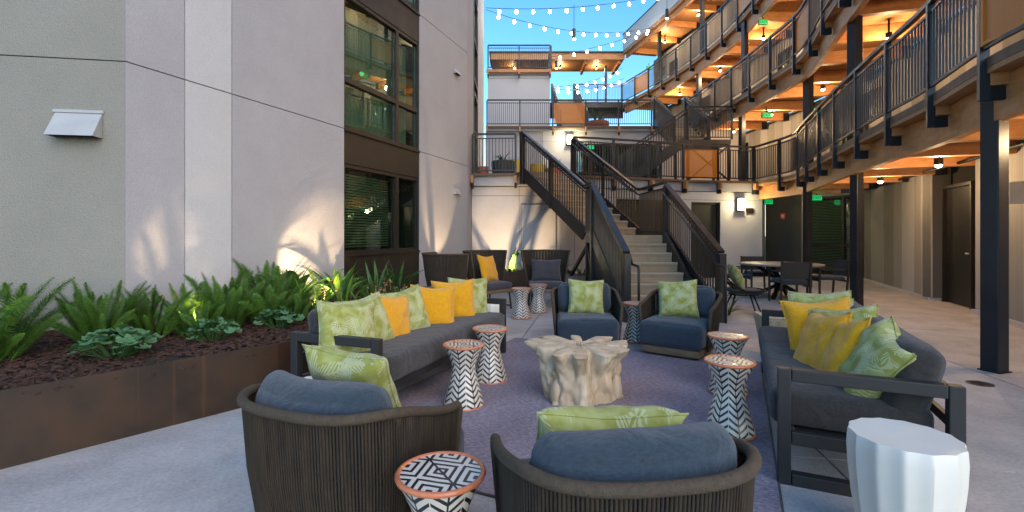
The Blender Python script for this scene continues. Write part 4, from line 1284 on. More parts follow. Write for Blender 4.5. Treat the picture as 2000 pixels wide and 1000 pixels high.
exit_sign('small green exit sign far behind the dark stair', 3.2, 19.8, 4.93)
# alarm boxes
for lab, x, y, z, rz in (('red and white alarm box on the first floor gallery wall', 9.88, 14.9, 4.85, -pi / 2 + .1), ('small red alarm box on the dark ground floor panel', 9.28, 16.66, 2.0, -.65)):
    t = thing('alarm_box', lab, 'alarm', (x, y, z), rz)
    MB().box((0, -.03, 0), (.14, .05, .2)).build('housing', M['red'], t); MB().box((0, -.06, .0), (.09, .012, .1)).build('lens', M['white_metal'], t)
t = thing('meter_box', 'white electrical box on the wall behind the nearest column', 'electrical box', (7.42, 7.06, 2.05), -1.2)
MB().box((0, -.04, 0), (.18, .08, .32)).build('housing', M['white_metal'], t, bevel=.008)
MB().lathe([(.04, 0), (.04, .012)], 14, (0, 0, 0)).build('dial', M['black'], t).rotation_euler = (pi / 2, 0, 0)
t.children[-1].location = (0, -.08, -.08)

# ------------------------------------------------------------------ string lights
lm = MB()
lm.lathe([(.004, -.19), (.042, -.17), (.06, -.125), (.048, -.08), (.02, -.045)], 10); BULB = lm.mesh('bulb', M['bulb'], True)
lm = MB(); lm.lathe([(.022, -.05), (.022, 0)], 8); SOCK = lm.mesh('socket', M['black'], True, 40)
def string_lights(label, a, b, n, sag, t0=.02, t1=.98):
    a, b = Vector(a), Vector(b)
    t = thing('string_lights', label, 'string lights', tuple(a))
    P = []
    for i in range(41):
        s = i / 40; p = a.lerp(b, s) - a; p.z -= sag * 4 * s * (1 - s); P.append(p)
    mb = MB(); mb.tube(P, .011, 5); mb.build('cable', M['black'], t)
    for i in range(n):
        s = t0 + (t1 - t0) * (i + .5) / n; p = a.lerp(b, s) - a; p.z -= sag * 4 * s * (1 - s)
        bo = inst(BULB, 'bulb', t, tuple(p), (random.uniform(-.15, .15), random.uniform(-.15, .15), 0)); inst(SOCK, 'socket', bo)
string_lights('topmost string of lit bulbs crossing the sky', (-.98, 18.2, 9.86), (7.85, 20.6, 11.9), 13, .35)
string_lights('string of lit bulbs from the stucco wall to the gallery roof, pendant below it', (-.98, 18.3, 9.84), (7.35, 25.0, 12.05), 13, .55)
string_lights('string of lit bulbs rising from the left terrace to the gallery roof', (1.78, 22.1, 9.45), (7.35, 25.05, 12.0), 8, .12)
string_lights('lower string of lit bulbs behind the far stair, rising to the right', (1.8, 22.3, 8.15), (6.3, 27.8, 10.9), 8, .25)
string_lights('lowest string of lit bulbs behind the far stair', (1.8, 22.35, 8.1), (6.4, 27.9, 10.35), 8, .3)
# ------------------------------------------------------------------ rug and drain
u = Vector((.904, -.427)); v = Vector((.427, .904))
rc = u * -1.25 + v * 4.02
W_, L_ = 2.85, 3.55
mb = MB(); mb.box((0, 0, .006), (W_, L_, .011))
rug = thing('area_rug', 'mottled purple grey woven rug under the seating group', 'rug', (rc.x, rc.y, 0), atan2(u.y, u.x))
mb.build('pile', M['rug'], rug)
mb = MB()
for sx in (-1, 1): mb.box((sx * (W_ / 2 + .006), 0, .005), (.014, L_ + .03, .010))
for sy in (-1, 1): mb.box((0, sy * (L_ / 2 + .006), .0052), (W_ - .004, .014, .0102))
mb.build('binding', M['fab_grey'], rug)
t = thing('floor_drain', 'round dark drain grate in the paving by the nearest column', 'drain', (4.28, 4.45, 0))
mb = MB(); mb.lathe([(.10, .0005), (.10, .004), (.09, .004)], 24); mb.build('ring', M['steel'], t)
for i in range(5):
    MB().box((0, -.06 + i * .03, .006), (.15 - abs(i - 2) * .02, .012, .004)).build('slat', M['black'], t)

# ------------------------------------------------------------------ sofas
def sofa(label, x, y, rz, Ls=2.4, D=.80):
    t = thing('sofa', label, 'sofa', (x, y, 0), rz)
    AL = M['alu']
    for k, ax in enumerate((.035, Ls - .035)):
        a = MB(); H = .63
        a.box((ax, .035, H / 2), (.06, .065, H)); a.box((ax, D - .035, H / 2), (.06, .065, H))
        a.box((ax, D / 2, H - .0325), (.062, D - .14, .065)); a.box((ax, D / 2, .0325), (.062, D - .14, .065))
        a.build('arm_frame', AL, t, bevel=.005)
        b = MB(); b.box((ax, D / 2, .255), (.045, D - .14, .07)); b.build('side_rail', AL, t, bevel=.004)
    b = MB(); b.box((Ls / 2, .06, .255), (Ls - .14, .05, .08)); b.box((Ls / 2, D - .06, .255), (Ls - .14, .05, .08)); b.build('seat_rail', AL, t, bevel=.004)
    b = MB(); b.box((Ls / 2, D / 2, .285), (Ls - .15, D - .18, .012)); b.build('seat_deck', M['black'], t)
    b = MB(); b.box((Ls / 2, D - .045, .58), (Ls - .13, .03, .06)); b.box((Ls / 2, D - .045, .44), (Ls - .13, .03, .05)); b.build('back_rail', AL, t, bevel=.004)
    c = MB(); c.rbox((Ls / 2, D / 2 - .06, .385), (Ls - .15, D - .06, .19), .055, 14, (0, 0, .018), .006, 3); c.build('seat_cushion', M['fab_grey'], t, smooth=True)
    c = MB(); c.rbox((0, 0, 0), (Ls - .17, .19, .40), .07, 14, (0, .03, 0), .008, 7)
    o = c.build('back_cushion', M['fab_grey'], t, smooth=True, loc=(Ls / 2, D - .17, .60)); o.rotation_euler.x = radians(-14)
    return t
RZL = atan2(.932, .362)
sofa('charcoal sofa on the left in front of the planter, seven cushions on it', -.93, 3.37, RZL)
RZR = atan2(-.904, -.427)
sofa('charcoal sofa on the right with yellow and green cushions, back to the gallery', 2.475, 4.83, RZR)

# ------------------------------------------------------------------ cushions
def pillow_mesh(s, th, mat, seed, flange=False, n=22, wscale=1.0):
    mb = MB(); vs = []; fs = []
    hs = s / 2
    rr = random.Random(seed)
    chop = rr.uniform(.0, .05)
    def pos(u, v, side):
        x = hs * wscale * u * (1 - .085 * (1 - v * v) * u * u)
        z = hs * v * (1 - .085 * (1 - u * u) * v * v)
        if v > 0: z -= chop * s * (v ** 2) * math.exp(-(u * 2.2) ** 2)
        k = (max(0, 1 - u ** 4) * max(0, 1 - v ** 4)) ** .55
        y = side * th / 2 * k
        w = mnoise.noise(Vector((u * 2.3 + seed, v * 2.3, side * 3 + seed * .7))) * .022 * k
        w += sin(6 * (u + v * side) + seed) * .004 * (1 - k) * (1 if k > 0 else 0)
        return (x, y + side * w, z)
    idx = {}
    for side in (1, -1):
        for i in range(n + 1):
            for j in range(n + 1):
                edge = i in (0, n) or j in (0, n)
                key = (i, j, 0 if edge else side)
                if key not in idx:
                    uu = -1 + 2 * i / n; vv = -1 + 2 * j / n
                    uu = math.copysign(abs(uu) ** .85, uu); vv = math.copysign(abs(vv) ** .85, vv)
                    idx[key] = len(vs); vs.append(pos(uu, vv, side))
        for i in range(n):
            for j in range(n):
                q = []
                for a, b in ((i, j), (i + 1, j), (i + 1, j + 1), (i, j + 1)):
                    e = a in (0, n) or b in (0, n); q.append(idx[(a, b, 0 if e else side)])
                fs.append(tuple(q if side < 0 else q[::-1]))
    mb.add(vs, fs)
    rim = [pos(*e, 1) for e in [(-1 + 2 * i / 16, -1) for i in range(16)] + [(1, -1 + 2 * i / 16) for i in range(16)] + [(1 - 2 * i / 16, 1) for i in range(16)] + [(-1, 1 - 2 * i / 16) for i in range(16)]]
    return mb, rim
pk = [0]
def pillow(label, loc, nrm, tilt=-18, roll=0, s=.50, th=.17, kind='green', name='cushion', w=1.0, group=None):
    pk[0] += 1
    mat = M['fab_yellow'] if kind == 'yellow' else M[kind] if kind in M else PRINT[pk[0] % 3]
    mb, rim = pillow_mesh(s, th, mat, pk[0] * 1.7, wscale=w)
    o = mb.build(name, mat, None, smooth=True)
    yaw = atan2(nrm[0], -nrm[1])
    o.matrix_world = Matrix.Translation(loc) @ Matrix.Rotation(yaw, 4, 'Z') @ Matrix.Rotation(radians(tilt), 4, 'X') @ Matrix.Rotation(radians(roll), 4, 'Y')
    tag(o, label, 'cushion', group)
    p = MB()
    if kind == 'yellow':
        # flat flanged edge
        vs = []; fs = []
        for i, q in enumerate(rim):
            q = Vector(q); f = 1.045
            for sy in (-.004, .004):
                vs.append((q.x * .985, sy, q.z * .985)); vs.append((q.x * f, sy * .6 + .006 * sin(i * .9), q.z * f))
        k = len(rim)
        for i in range(k):
            a = i * 4; b = ((i + 1) % k) * 4
            fs += [(a, b, b + 1, a + 1), (a + 2, a + 3, b + 3, b + 2), (a + 1, b + 1, b + 3, a + 3)]
        p.add(vs, fs)
        p.build('flange', mat, o, smooth=True)
    else:
        p.tube(rim, .0045, 6, closed=True); p.build('piping', mat, o, smooth=True)
    return o
G_L, G_R = 'cushions on the left sofa', 'cushions on the right sofa'
def onL(x, y, z): return (-.93 + .362 * x - .932 * y, 3.37 + .932 * x + .362 * y, z)
pillow('green fern print cushion at the near arm of the left sofa', onL(.17, .40, 0.645), (.62, -.78), -16, 4, .45, group=G_L)
pillow('green fern print cushion second from the near arm of the left sofa', onL(.46, .46, 0.645), (.80, -.60), -20, -6, .45, group=G_L)
pillow('mustard yellow cushion turned edge-on between two green ones on the left sofa', onL(.76, .42, 0.625), (.88, -.47), -14, 8, .43, .15, 'yellow', group=G_L)
pillow('green fern print cushion between yellow ones in the middle of the left sofa', onL(1.04, .46, 0.645), (.72, -.69), -18, -8, .45, group=G_L)
pillow('mustard yellow cushion facing front, middle of the left sofa', onL(1.42, .40, 0.635), (.26, -.96), -14, 3, .44, .16, 'yellow', group=G_L)
pillow('mustard yellow cushion facing front near the far end of the left sofa', onL(1.86, .40, 0.645), (.18, -.98), -14, -2, .45, .16, 'yellow', group=G_L)
pillow('green fern print cushion at the far arm of the left sofa', onL(2.14, .36, 0.645), (.40, -.92), -12, 2, .47, group=G_L)
def onR(s, y, z): return (1.45 + .427 * s + .904 * y, 2.66 + .904 * s - .427 * y, z)
pillow('green fern print cushion nearest on the right sofa, leaning sideways', onR(.34, .50, 0.63), (-.93, .25), -30, 20, .46, .20, group=G_R)
pillow('mustard yellow cushion beside the nearest green one on the right sofa', onR(.62, .38, 0.63), (-.9, .30), -24, -10, .45, .13, 'yellow', group=G_R)
pillow('mustard yellow cushion behind another yellow one on the right sofa', onR(.82, .30, 0.63), (-.9, .1), -22, -8, .45, .13, 'yellow', group=G_R)
pillow('green fern print cushion between yellow ones on the right sofa', onR(1.08, .46, 0.635), (-.80, -.55), -22, -10, .46, .18, group=G_R)
pillow('mustard yellow cushion facing front on the right sofa', onR(1.27, .36, 0.645), (-.30, -.95), -18, -6, .46, .16, 'yellow', group=G_R)
pillow('green fern print cushion just behind the front facing yellow one on the right sofa', onR(1.52, .40, 0.645), (-.26, -.96), -20, 3, .47, group=G_R)
pillow('green fern print cushion at the far end of the right sofa', onR(1.74, .44, 0.665), (-.30, -.95), -20, -3, .47, group=G_R)

# ------------------------------------------------------------------ rope barrel armchairs
def barrel(wx, dy, y0, n=120, p=.72):
    pts = []
    for i in range(18): pts.append((wx, y0 + (0.02 - y0) * i / 18))
    for i in range(n + 1):
        a = pi * i / n
        pts.append((wx * math.copysign(abs(cos(a)) ** p, cos(a)), .02 + (dy - .02) * sin(a) ** p))
    for i in range(18): pts.append((-wx, .02 + (y0 - .02) * (i + 1) / 18))
    return resample(pts, .013)
def rope_wall(t, rim, base, rim_r, mrope, mrim, bands=(), wd=.0115, name='rope_weave'):
    mb = MB(); n = min(len(rim), len(base))
    for i in range(n):
        a, b = Vector(rim[i]), Vector(base[i])
        d = (b - a)
        tg = (Vector(rim[min(i + 1, n - 1)]) - Vector(rim[max(i - 1, 0)])); tg.z = 0; tg.normalize()
        nr = Vector((tg.y, -tg.x, 0))
        sw = wd / 2 * (1 + .18 * sin(i * 7.3))
        mid = a.lerp(b, .5) + nr * .012
        vs = []
        for q in (a, mid, b):
            vs += [q - tg * sw, q + nr * sw * .8, q + tg * sw, q - nr * sw * .8]
        fs = []
        for k in (0, 1):
            for j in range(4):
                fs.append((k * 4 + j, k * 4 + (j + 1) % 4, k * 4 + 4 + (j + 1) % 4, k * 4 + 4 + j))
        mb.add(vs, fs)
    o = mb.build(name, mrope, t, smooth=True); o['kind'] = 'stuff'
    for f in bands:
        bm = MB(); bm.tube([Vector(rim[i]).lerp(Vector(base[i]), f) for i in range(0, n, 3)], .006, 6); bm.build('weave_band', mrope, t, smooth=True)
    rm = MB(); rm.tube(rim[::2] + [rim[-1]], rim_r, 10); rm.build('rim', mrim, t, smooth=True)
    bm = MB(); bm.tube(base[::3] + [base[-1]], .014, 8); bm.build('base_ring', mrim, t, smooth=True)
def armchair(label, x, y, rz, sc_=1.0):
    t = thing('barrel_armchair', label, 'armchair', (x, y, 0), rz, 'blue rope barrel armchairs')
    P = barrel(.40 * sc_, .40 * sc_, -.27)
    rim = []; base = []
    for (px, py) in P:
        k = max(0, min(1, (py + .27) / .55)); k = k * k * (3 - 2 * k)
        rim.append((px, py, .55 + .12 * k)); base.append((px * .90, py * .88 - .02, .10))
    # round the arm fronts down
    for s_ in (1, -1):
        x0 = rim[0][0] if s_ > 0 else rim[-1][0]
    rope_wall(t, rim, base, .021, M['rope'], M['rope_rim'], bands=(.42, .78))
    for s_, r0, b0 in ((1, rim[0], base[0]), (-1, rim[-1], base[-1])):
        mb = MB(); mb.tube([r0, (r0[0], r0[1] - .018, r0[2] - .03), (b0[0] + (r0[0] - b0[0]) * .5, b0[1] - .02, .3), (b0[0], b0[1] - .01, .10)], .019, 8); mb.build('arm_post', M['rope_rim'], t, smooth=True)
    mb = MB(); mb.rbox((0, -.12, .075), (.64 * sc_, .62 * sc_, .09), .02, 6); mb.build('plinth', M['teak'], t, smooth=True, auto=50)
    mb = MB(); mb.rbox((0, -.145, .255), (.70 * sc_, .64 * sc_, .27), .06, 14, (0, .012, .02), .005, x); mb.build('seat_cushion', M['fab_blue'], t, smooth=True)
    mb = MB(); mb.rbox((0, 0, 0), (.66, .19, .37), .085, 14, (0, .03, .02), .01, y)
    o = mb.build('back_cushion', M['fab_blue'], t, smooth=True, loc=(0, .205, .555)); o.rotation_euler.x = radians(-13)
    # bend the back cushion round the barrel
    for vtx in o.data.vertices: vtx.co.y -= .55 * (vtx.co.x ** 2)
    return t
def face(nx, ny): return atan2(nx, -ny)     # yaw that turns local -y towards (nx, ny)
c1 = (-.735, 2.235); F1 = (.40, .92)
c2 = (.365, 1.72); F2 = (-.13, .99)
armchair('blue cushioned rope armchair at front left, its back to the viewer', c1[0], c1[1], face(*F1))
armchair('blue cushioned rope armchair at front centre, its back to the viewer', c2[0], c2[1], face(*F2))
armchair('blue cushioned rope armchair facing the viewer, left of the far pair', .90, 5.99, face(-.05, -1))
armchair('blue cushioned rope armchair turned left, right of the far pair', 1.99, 5.70, face(-.60, -.80))
pillow('green fern print cushion on the front left armchair', (c1[0] - .03, c1[1] + .14, .62), (.35, .94), -30, -5, .46, .17)
pillow('wide green fern print cushion on the front centre armchair', (c2[0] - .03, c2[1] + .10, .575), (-.06, 1), -38, -3, .42, .17, w=1.28)
pillow('green fern print cushion on the far armchair facing the viewer', (.91, 5.98, .60), (-.05, -1), -20, 2, .44, .17)
pillow('green fern print cushion on the far armchair turned left', (1.95, 5.72, .61), (-.42, -.90), -20, -5, .45, .17)

# ------------------------------------------------------------------ high-back rope chairs
def highback(label, x, y, rz):
    t = thing('high_back_chair', label, 'chair', (x, y, 0), rz, 'high back rope chairs')
    pts = []
    for i in range(61):
        a = radians(-12) + radians(204) * i / 60
        pts.append((cos(a), sin(a)))
    P = resample(pts, .022)
    rim = [(q.x * .46, q.y * .38 + .02, 1.06) for q in P]; base = [(q.x * .34, q.y * .30 + .0, .38) for q in P]
    rope_wall(t, rim, base, .016, M['rope'], M['rope_rim'], bands=(.42,), wd=.010)
    for r0, b0 in ((rim[0], base[0]), (rim[-1], base[-1])):
        mb = MB(); mb.tube([r0, b0], .014, 8); mb.build('arm_post', M['rope_rim'], t, smooth=True)
    mb = MB(); mb.rbox((0, -.04, .345), (.66, .62, .07), .02, 5); mb.build('seat_frame', M['teak'], t, smooth=True, auto=50)
    mb = MB(); mb.rbox((0, -.05, .435), (.64, .62, .13), .05, 10, (0, 0, .015), .004, x); mb.build('seat_cushion', M['fab_mauve'], t, smooth=True)
    for sx in (-1, 1):
        for sy in (-1, 1):
            mb = MB(); mb.bar((sx * .28, -.04 + sy * .26, .31), (sx * .30, -.04 + sy * .29, 0), .03, .03); mb.build('leg', M['alu'], t)
    for sx in (-1, 1):
        mb = MB(); mb.bar((sx * .295, -.31, .06), (sx * .295, .23, .06), .025, .025); mb.build('stretcher', M['alu'], t)
    return t
highback('brown high back rope chair facing the viewer by the service door', .63, 9.15, face(.05, -1))
highback('brown high back rope chair with yellow cushion, turned towards the stools', -.46, 9.0, face(.72, -.69))
highback('brown high back rope chair beside the planter, seen from behind', -1.02, 7.85, face(.75, .66))
pillow('grey mauve cushion on the high back chair facing the viewer', (.64, 9.10, .70), (.05, -1), -12, 0, .42, .15, 'fab_mauve', w=1.35)
pillow('mustard yellow cushion on the high back chair turned towards the stools', (-.44, 8.98, .74), (.86, -.5), -18, 4, .50, .15, 'yellow')
pillow('mustard yellow cushion glimpsed in the high back chair seen from behind', (-.93, 7.93, .70), (.75, .66), -16, 0, .48, .15, 'yellow')

# ------------------------------------------------------------------ painted ceramic stools
PR = [(.150, .0), (.160, .012), (.157, .03), (.146, .08), (.125, .16), (.105, .23), (.094, .28), (.092, .30), (.096, .33), (.112, .38), (.134, .43), (.152, .468), (.158, .480)]
mb = MB(); mb.lathe(PR, 48, cap1=False); ST_BODY = mb.mesh('body', M['chevron'], True, 60)
mb = MB(); mb.lathe([(.153, .488), (.10, .490), (.001, .490)], 40, cap0=False, cap1=True); ST_TOP = mb.mesh('painted_top', M['diamond'], True, 60)
def ring(r, z, rr, mat, nm):
    q = MB(); q.tube([(r * cos(2 * pi * i / 40), r * sin(2 * pi * i / 40), z) for i in range(40)], rr, 8, closed=True); return q.mesh(nm, mat, True)
ST_RIM = ring(.156, .484, .011, M['glaze'], 'glazed_rim'); ST_BASE = ring(.156, .011, .009, M['glaze'], 'glazed_foot')
def stool(label, x, y, rz):
    t = thing('ceramic_stool', label, 'stool', (x, y, .011 if (-.2 < x < 2 and 2.5 < y < 6) else .001), rz, 'black and white painted ceramic stools')
    inst(ST_BODY, 'body', t); inst(ST_TOP, 'painted_top', t); inst(ST_RIM, 'glazed_rim', t); inst(ST_BASE, 'glazed_foot', t)
stool('chevron painted ceramic stool in the foreground between the two front armchairs', -.262, 1.79, .55)
stool('chevron painted ceramic stool by the right sofa, nearer of the two', 1.49, 3.33, .2)
stool('chevron painted ceramic stool by the right sofa, farther of the two', 1.85, 4.17, 1.3)
stool('chevron painted ceramic stool in front of the left sofa, nearer of the two', -.385, 3.88, .9)
stool('chevron painted ceramic stool in front of the left sofa, farther of the two', -.205, 4.55, 2.0)
stool('chevron painted ceramic stool in front of the high back chairs, left one', .15, 7.95, .4)
stool('chevron painted ceramic stool in front of the high back chairs, right one', .46, 8.55, 1.7)
stool('chevron painted ceramic stool between the two far armchairs', 1.58, 6.22, .1)

# white fluted side tables
def fluted(label, x, y, h=.50, r=.225, mat='white_gloss', k=6):
    t = thing('fluted_side_table', label, 'side table', (x, y, .001))
    fl = lambda a: 1 - .042 * abs(sin(k * a))
    mb = MB(); mb.lathe([(r * .70, 0), (r * .74, .02), (r * .84, h * .2), (r * .94, h * .45), (r * 1.0, h * .7), (r * 1.02, h * .88), (r * 1.0, h - .006), (r * .985, h)], 144, flute=fl, cap1=False)
    mb.build('body', M[mat], t, smooth=True, auto=28)
    mb = MB(); mb.lathe([(r * .985, h + .0002), (r * .5, h - .003), (.002, h - .004)], 144, flute=fl, cap0=False); mb.build('top', M[mat], t, smooth=True)
fluted('white scalloped ceramic side table in the right foreground', 1.685, 2.09, .5, .205, 'white_gloss', 7)
fluted('pale round side table behind the far arm of the left sofa', -.28, 6.55, .46, .2, 'white_gloss', 8)
fluted('pale side table behind the front left armchair', -1.22, 3.05, .44, .16, 'white_gloss', 8)
# square tapered side table beyond the right sofa
t = thing('wooden_side_table', 'square tapered beige side table beyond the right sofa', 'side table', (3.0, 5.45, 0), -.2)
mb = MB(); vs = [(-.15, -.15, 0), (.15, -.15, 0), (.15, .15, 0), (-.15, .15, 0), (-.22, -.22, .44), (.22, -.22, .44), (.22, .22, .44), (-.22, .22, .44)]
mb.add(vs, [(0, 3, 2, 1), (4, 5, 6, 7), (0, 1, 5, 4), (1, 2, 6, 5), (2, 3, 7, 6), (3, 0, 4, 7)]); mb.build('body', M['stump'], t, bevel=.01)
MB().box((0, 0, .452), (.43, .43, .02)).build('top', M['stump'], t, bevel=.006)

# ------------------------------------------------------------------ root wood table
def stump(x, y):
    t = thing('root_wood_table', 'pale bleached root wood coffee table in the middle of the rug', 'coffee table', (x, y, .011), .3)
    rr = random.Random(5)
    notches = [(a, rr.uniform(.06, .18), rr.uniform(.18, .60)) for a in (.25, .95, 1.55, 2.15, 2.85, 3.5, 4.05, 4.55, 5.1, 5.75)]
    nT, nz = 220, 26; H = .42
    def depth(a):
        k = 0
        for c, w, dp in notches:
            dl = (a - c + pi) % (2 * pi) - pi
            k = max(k, dp * math.exp(-(dl / w) ** 4))
        return k
    def rad(a, s):
        lobes = 1 + .10 * sin(3 * a + 1) + .06 * sin(5 * a)
        top = .45 * lobes * (1 - depth(a))
        mid = .31 * (1 + .07 * sin(4 * a + 2)) * (1 - .10 * depth(a)) * (1 + .10 * sin(2 * a + .6))
        bot = .325 * (1 + .12 * sin(3 * a + 2.2) + .05 * sin(9 * a)) * (1 - .05 * depth(a + .1))
        if s > .5:
            k = (s - .5) / .5; k = k ** 1.7
            r = mid + (top - mid) * k
        else:
            k = 1 - s / .5; r = mid + (bot - mid) * k ** 1.6
        q = Vector((cos(a) * 2.6, sin(a) * 2.6, s * 2.2))
        r *= 1 + .13 * mnoise.noise(q * .8) + .08 * mnoise.noise(q * 2.1) * (1 if s < .9 else .3) + .03 * mnoise.noise(q * 5)
        return r
    mb = MB(); vs = []; fs = []
    for k in range(nz + 1):
        s = k / nz
        for j in range(nT):
            a = 2 * pi * j / nT
            r = rad(a, s)
            z = H * s
            if s > .9: r -= (s - .9) ** 2 * 1.6; 
            vs.append((r * cos(a), r * sin(a), z))
    rows = nz + 1
    for f in (.93, .8, .62, .45, .3, .2, .13, .09):
        for j in range(nT):
            a = 2 * pi * j / nT; r = rad(a, 1) - .016
            r = r * f
            dp = depth(a)
            z = H + .006 + .004 * mnoise.noise(Vector((r * cos(a) * 9, r * sin(a) * 9, 1)))
            if f > .5: z -= .05 * dp * (f - .5)
            if f < .15: z -= (.15 - f) * 1.4
            vs.append((r * cos(a), r * sin(a), z))
        rows += 1
    for k in range(rows - 1):
        for j in range(nT):
            j2 = (j + 1) % nT
            fs.append((k * nT + j, k * nT + j2, (k + 1) * nT + j2, (k + 1) * nT + j))
    fs.append(tuple(reversed(range(nT)))); fs.append(tuple(range((rows - 1) * nT, rows * nT)))
    mb.add(vs, fs); mb.build('root_body', M['stump'], t, smooth=True, auto=55)
    # three short root stubs at the foot
    for a, r, s_ in ((5.6, .30, .05), (1.2, .29, .055), (3.6, .30, .06)):
        q = MB(); q.lathe([(s_ * .8, 0), (s_, .03), (s_ * .95, .10), (s_ * .6, .17), (.01, .2)], 14, (r * cos(a), r * sin(a), 0)); q.build('root_stub', M['stump'], t, smooth=True)
stump(.58, 4.12)

# ------------------------------------------------------------------ dining set
t = thing('dining_table', 'round dining table with pale top and crossed dark legs', 'table', (5.85, 10.6, 0))
mb = MB(); mb.lathe([(.80, .705), (.82, .712), (.82, .735), (.81, .742)], 56); mb.build('table_top', M['table_top'], t, smooth=True, auto=40)
for k in range(4):
    a = pi / 4 + k * pi / 2
    mb = MB(); mb.bar((.52 * cos(a), .52 * sin(a), .70), (-.42 * cos(a) * .2, -.42 * sin(a) * .2, .30), .07, .07); mb.bar((-.05 * cos(a), -.05 * sin(a), .34), (.50 * cos(a), .50 * sin(a), .02), .071, .071); mb.build('leg', M['black'], t)
mb = MB(); mb.lathe([(.07, .22), (.07, .45)], 16); mb.build('hub', M['black'], t, smooth=True, auto=40)
def dchair(label, x, y, rz):
    t = thing('dining_chair', label, 'chair', (x, y, 0), rz, 'dining chairs round the table')
    w, d = .27, .26
    for sx in (-1, 1):
        MB().bar((sx * w, -d, 0), (sx * w, -d, .62), .035, .035).build('front_leg', M['alu'], t)
        MB().bar((sx * w, d, 0), (sx * w, d + .06, .84), .035, .035).build('back_leg', M['alu'], t)
        MB().box((sx * w, .0, .635), (.05, 2 * d + .06, .025)).build('armrest', M['alu'], t, bevel=.004)
    mb = MB(); mb.box((0, -d, .40), (2 * w - .036, .03, .04)); mb.box((0, d, .40), (2 * w - .036, .03, .04)); mb.build('seat_rail', M['alu'], t)
    mb = MB(); mb.rbox((0, 0, .445), (2 * w - .05, 2 * d + .02, .07), .03, 8, (0, 0, .01)); mb.build('seat_cushion', M['fab_blue'], t, smooth=True)
    mb = MB(); mb.bar((0, d + .015, .50), (0, d + .058, .83), 2 * w - .04, .012, up=(0, 1, 0)); mb.build('back_sling', M['sling'], t)
dchair('dining chair with its back to the viewer, nearest side of the round table', 5.58, 9.80, face(.1, 1))
dchair('dining chair on the left side of the round table', 5.02, 10.9, face(1, -.25))
dchair('dining chair on the far side of the round table', 5.95, 11.75, face(-.05, -1))
dchair('dining chair on the right side of the round table, blue seat showing', 6.75, 10.45, face(-1, .12))

# lattice lounge chair
t = thing('lattice_lounge_chair', 'black lattice lounge chair with green cushion beside the stair', 'chair', (4.05, 8.5, 0), face(.97, -.24))
pts = []
def shell(a, s):
    # a along the rim, s from seat centre (0) to rim (1)
    r = s
    x = .36 * cos(a) * r; y = .02 + .36 * sin(a) * r
    back = max(0, sin(a))
    z = .36 + .05 * s * s + back ** 1.5 * (s ** 2.2) * .42
    y += back * s * s * .12
    return (x, y, z)
K = 40
mb = MB(); mb.tube([shell(2 * pi * i / K, 1) for i in range(K)], .014, 8, closed=True); mb.build('rim', M['rope_dark'], t, smooth=True)
mb = MB()
for i in range(26):
    a = 2 * pi * i / 26
    for tw in (.75, -.75):
        mb.tube([shell(a + tw * (1 - s / 8) , .12 + .88 * s / 8) for s in range(9)], .004, 4)
mb.build('lattice', M['rope_dark'], t)
mb = MB(); mb.tube([(.22 * cos(2 * pi * i / 24), .02 + .22 * sin(2 * pi * i / 24), .33) for i in range(24)], .013, 6, closed=True); mb.build('seat_ring', M['black'], t, smooth=True)
mb = MB(); mb.rbox((0, 0, .385), (.52, .50, .07), .03, 8); mb.build('seat_pad', M['fab_grey'], t, smooth=True)
for a in (.8, 2.34, 3.94, 5.48):
    MB().tube([(.2 * cos(a), .02 + .2 * sin(a), .33), (.36 * cos(a), .02 + .36 * sin(a), 0)], [.016, .011], 8).build('leg', M['black'], t, smooth=True)
pillow('green fern print cushion on the black lattice chair', (3.93, 8.53, .64), (.97, -.24), -24, 0, .44, .15)

# ------------------------------------------------------------------ corten planter bed
PATH = [(-6.5, -.9), (-4.7, .82), (-2.97, 2.82), (-1.95, 4.05), (-1.73, 4.50), (-1.30, 6.2), (-1.42, 8.5), (-2.58, 8.62)]
pl = thing('corten_planter', 'long rusty corten steel planter along the left wall', 'planter', (-2.97, 2.82, 0))
def relp(p): return (p[0] + 2.97, p[1] - 2.82)
for a, b in zip(PATH, PATH[1:]):
    mb = MB(); q0, q1 = relp(a), relp(b)
    mb.bar((q0[0], q0[1], .229), (q1[0], q1[1], .229), .014, .458); mb.build('steel_plate', M['corten'], pl)
back = [(-2.60, 8.60), (-3.935, 4.955), (-10, 3.95), (-10, -.9)]
mb = MB(); mb.prism([relp(p) for p in PATH + back], .02, .385); mb.build('soil', M['soil'], pl)
# bark chips: nobody could count them
rr = random.Random(11)
def inside(poly, x, y):
    c = False; n = len(poly)
    for i in range(n):
        x1, y1 = poly[i]; x2, y2 = poly[(i + 1) % n]
        if (y1 > y) != (y2 > y) and x < (x2 - x1) * (y - y1) / (y2 - y1) + x1: c = not c
    return c
BED = PATH[1:] + back[:2] + [(-7, 4.4), (-7, .8)]
mb = MB(); cnt = 0
while cnt < 9500:
    x, y = rr.uniform(-6, -1.3), rr.uniform(.9, 8.6)
    if not inside(BED, x, y) or (y > 6 and rr.random() < .4): continue
    cnt += 1
    l, w, h = rr.uniform(.025, .075), rr.uniform(.012, .028), rr.uniform(.005, .012)
    a, b = rr.uniform(0, 6.28), rr.uniform(-.35, .35)
    dx, dy = cos(a) * l / 2, sin(a) * l / 2
    z = .392 + rr.uniform(0, .022) + .02 * mnoise.noise(Vector((x * 1.5, y * 1.5, 0)))
    c = relp((x, y))
    mb.bar((c[0] - dx, c[1] - dy, z - b * l / 2), (c[0] + dx, c[1] + dy, z + b * l / 2), w, h)
o = mb.build('bark_mulch', M['mulch'], pl); o['kind'] = 'stuff'

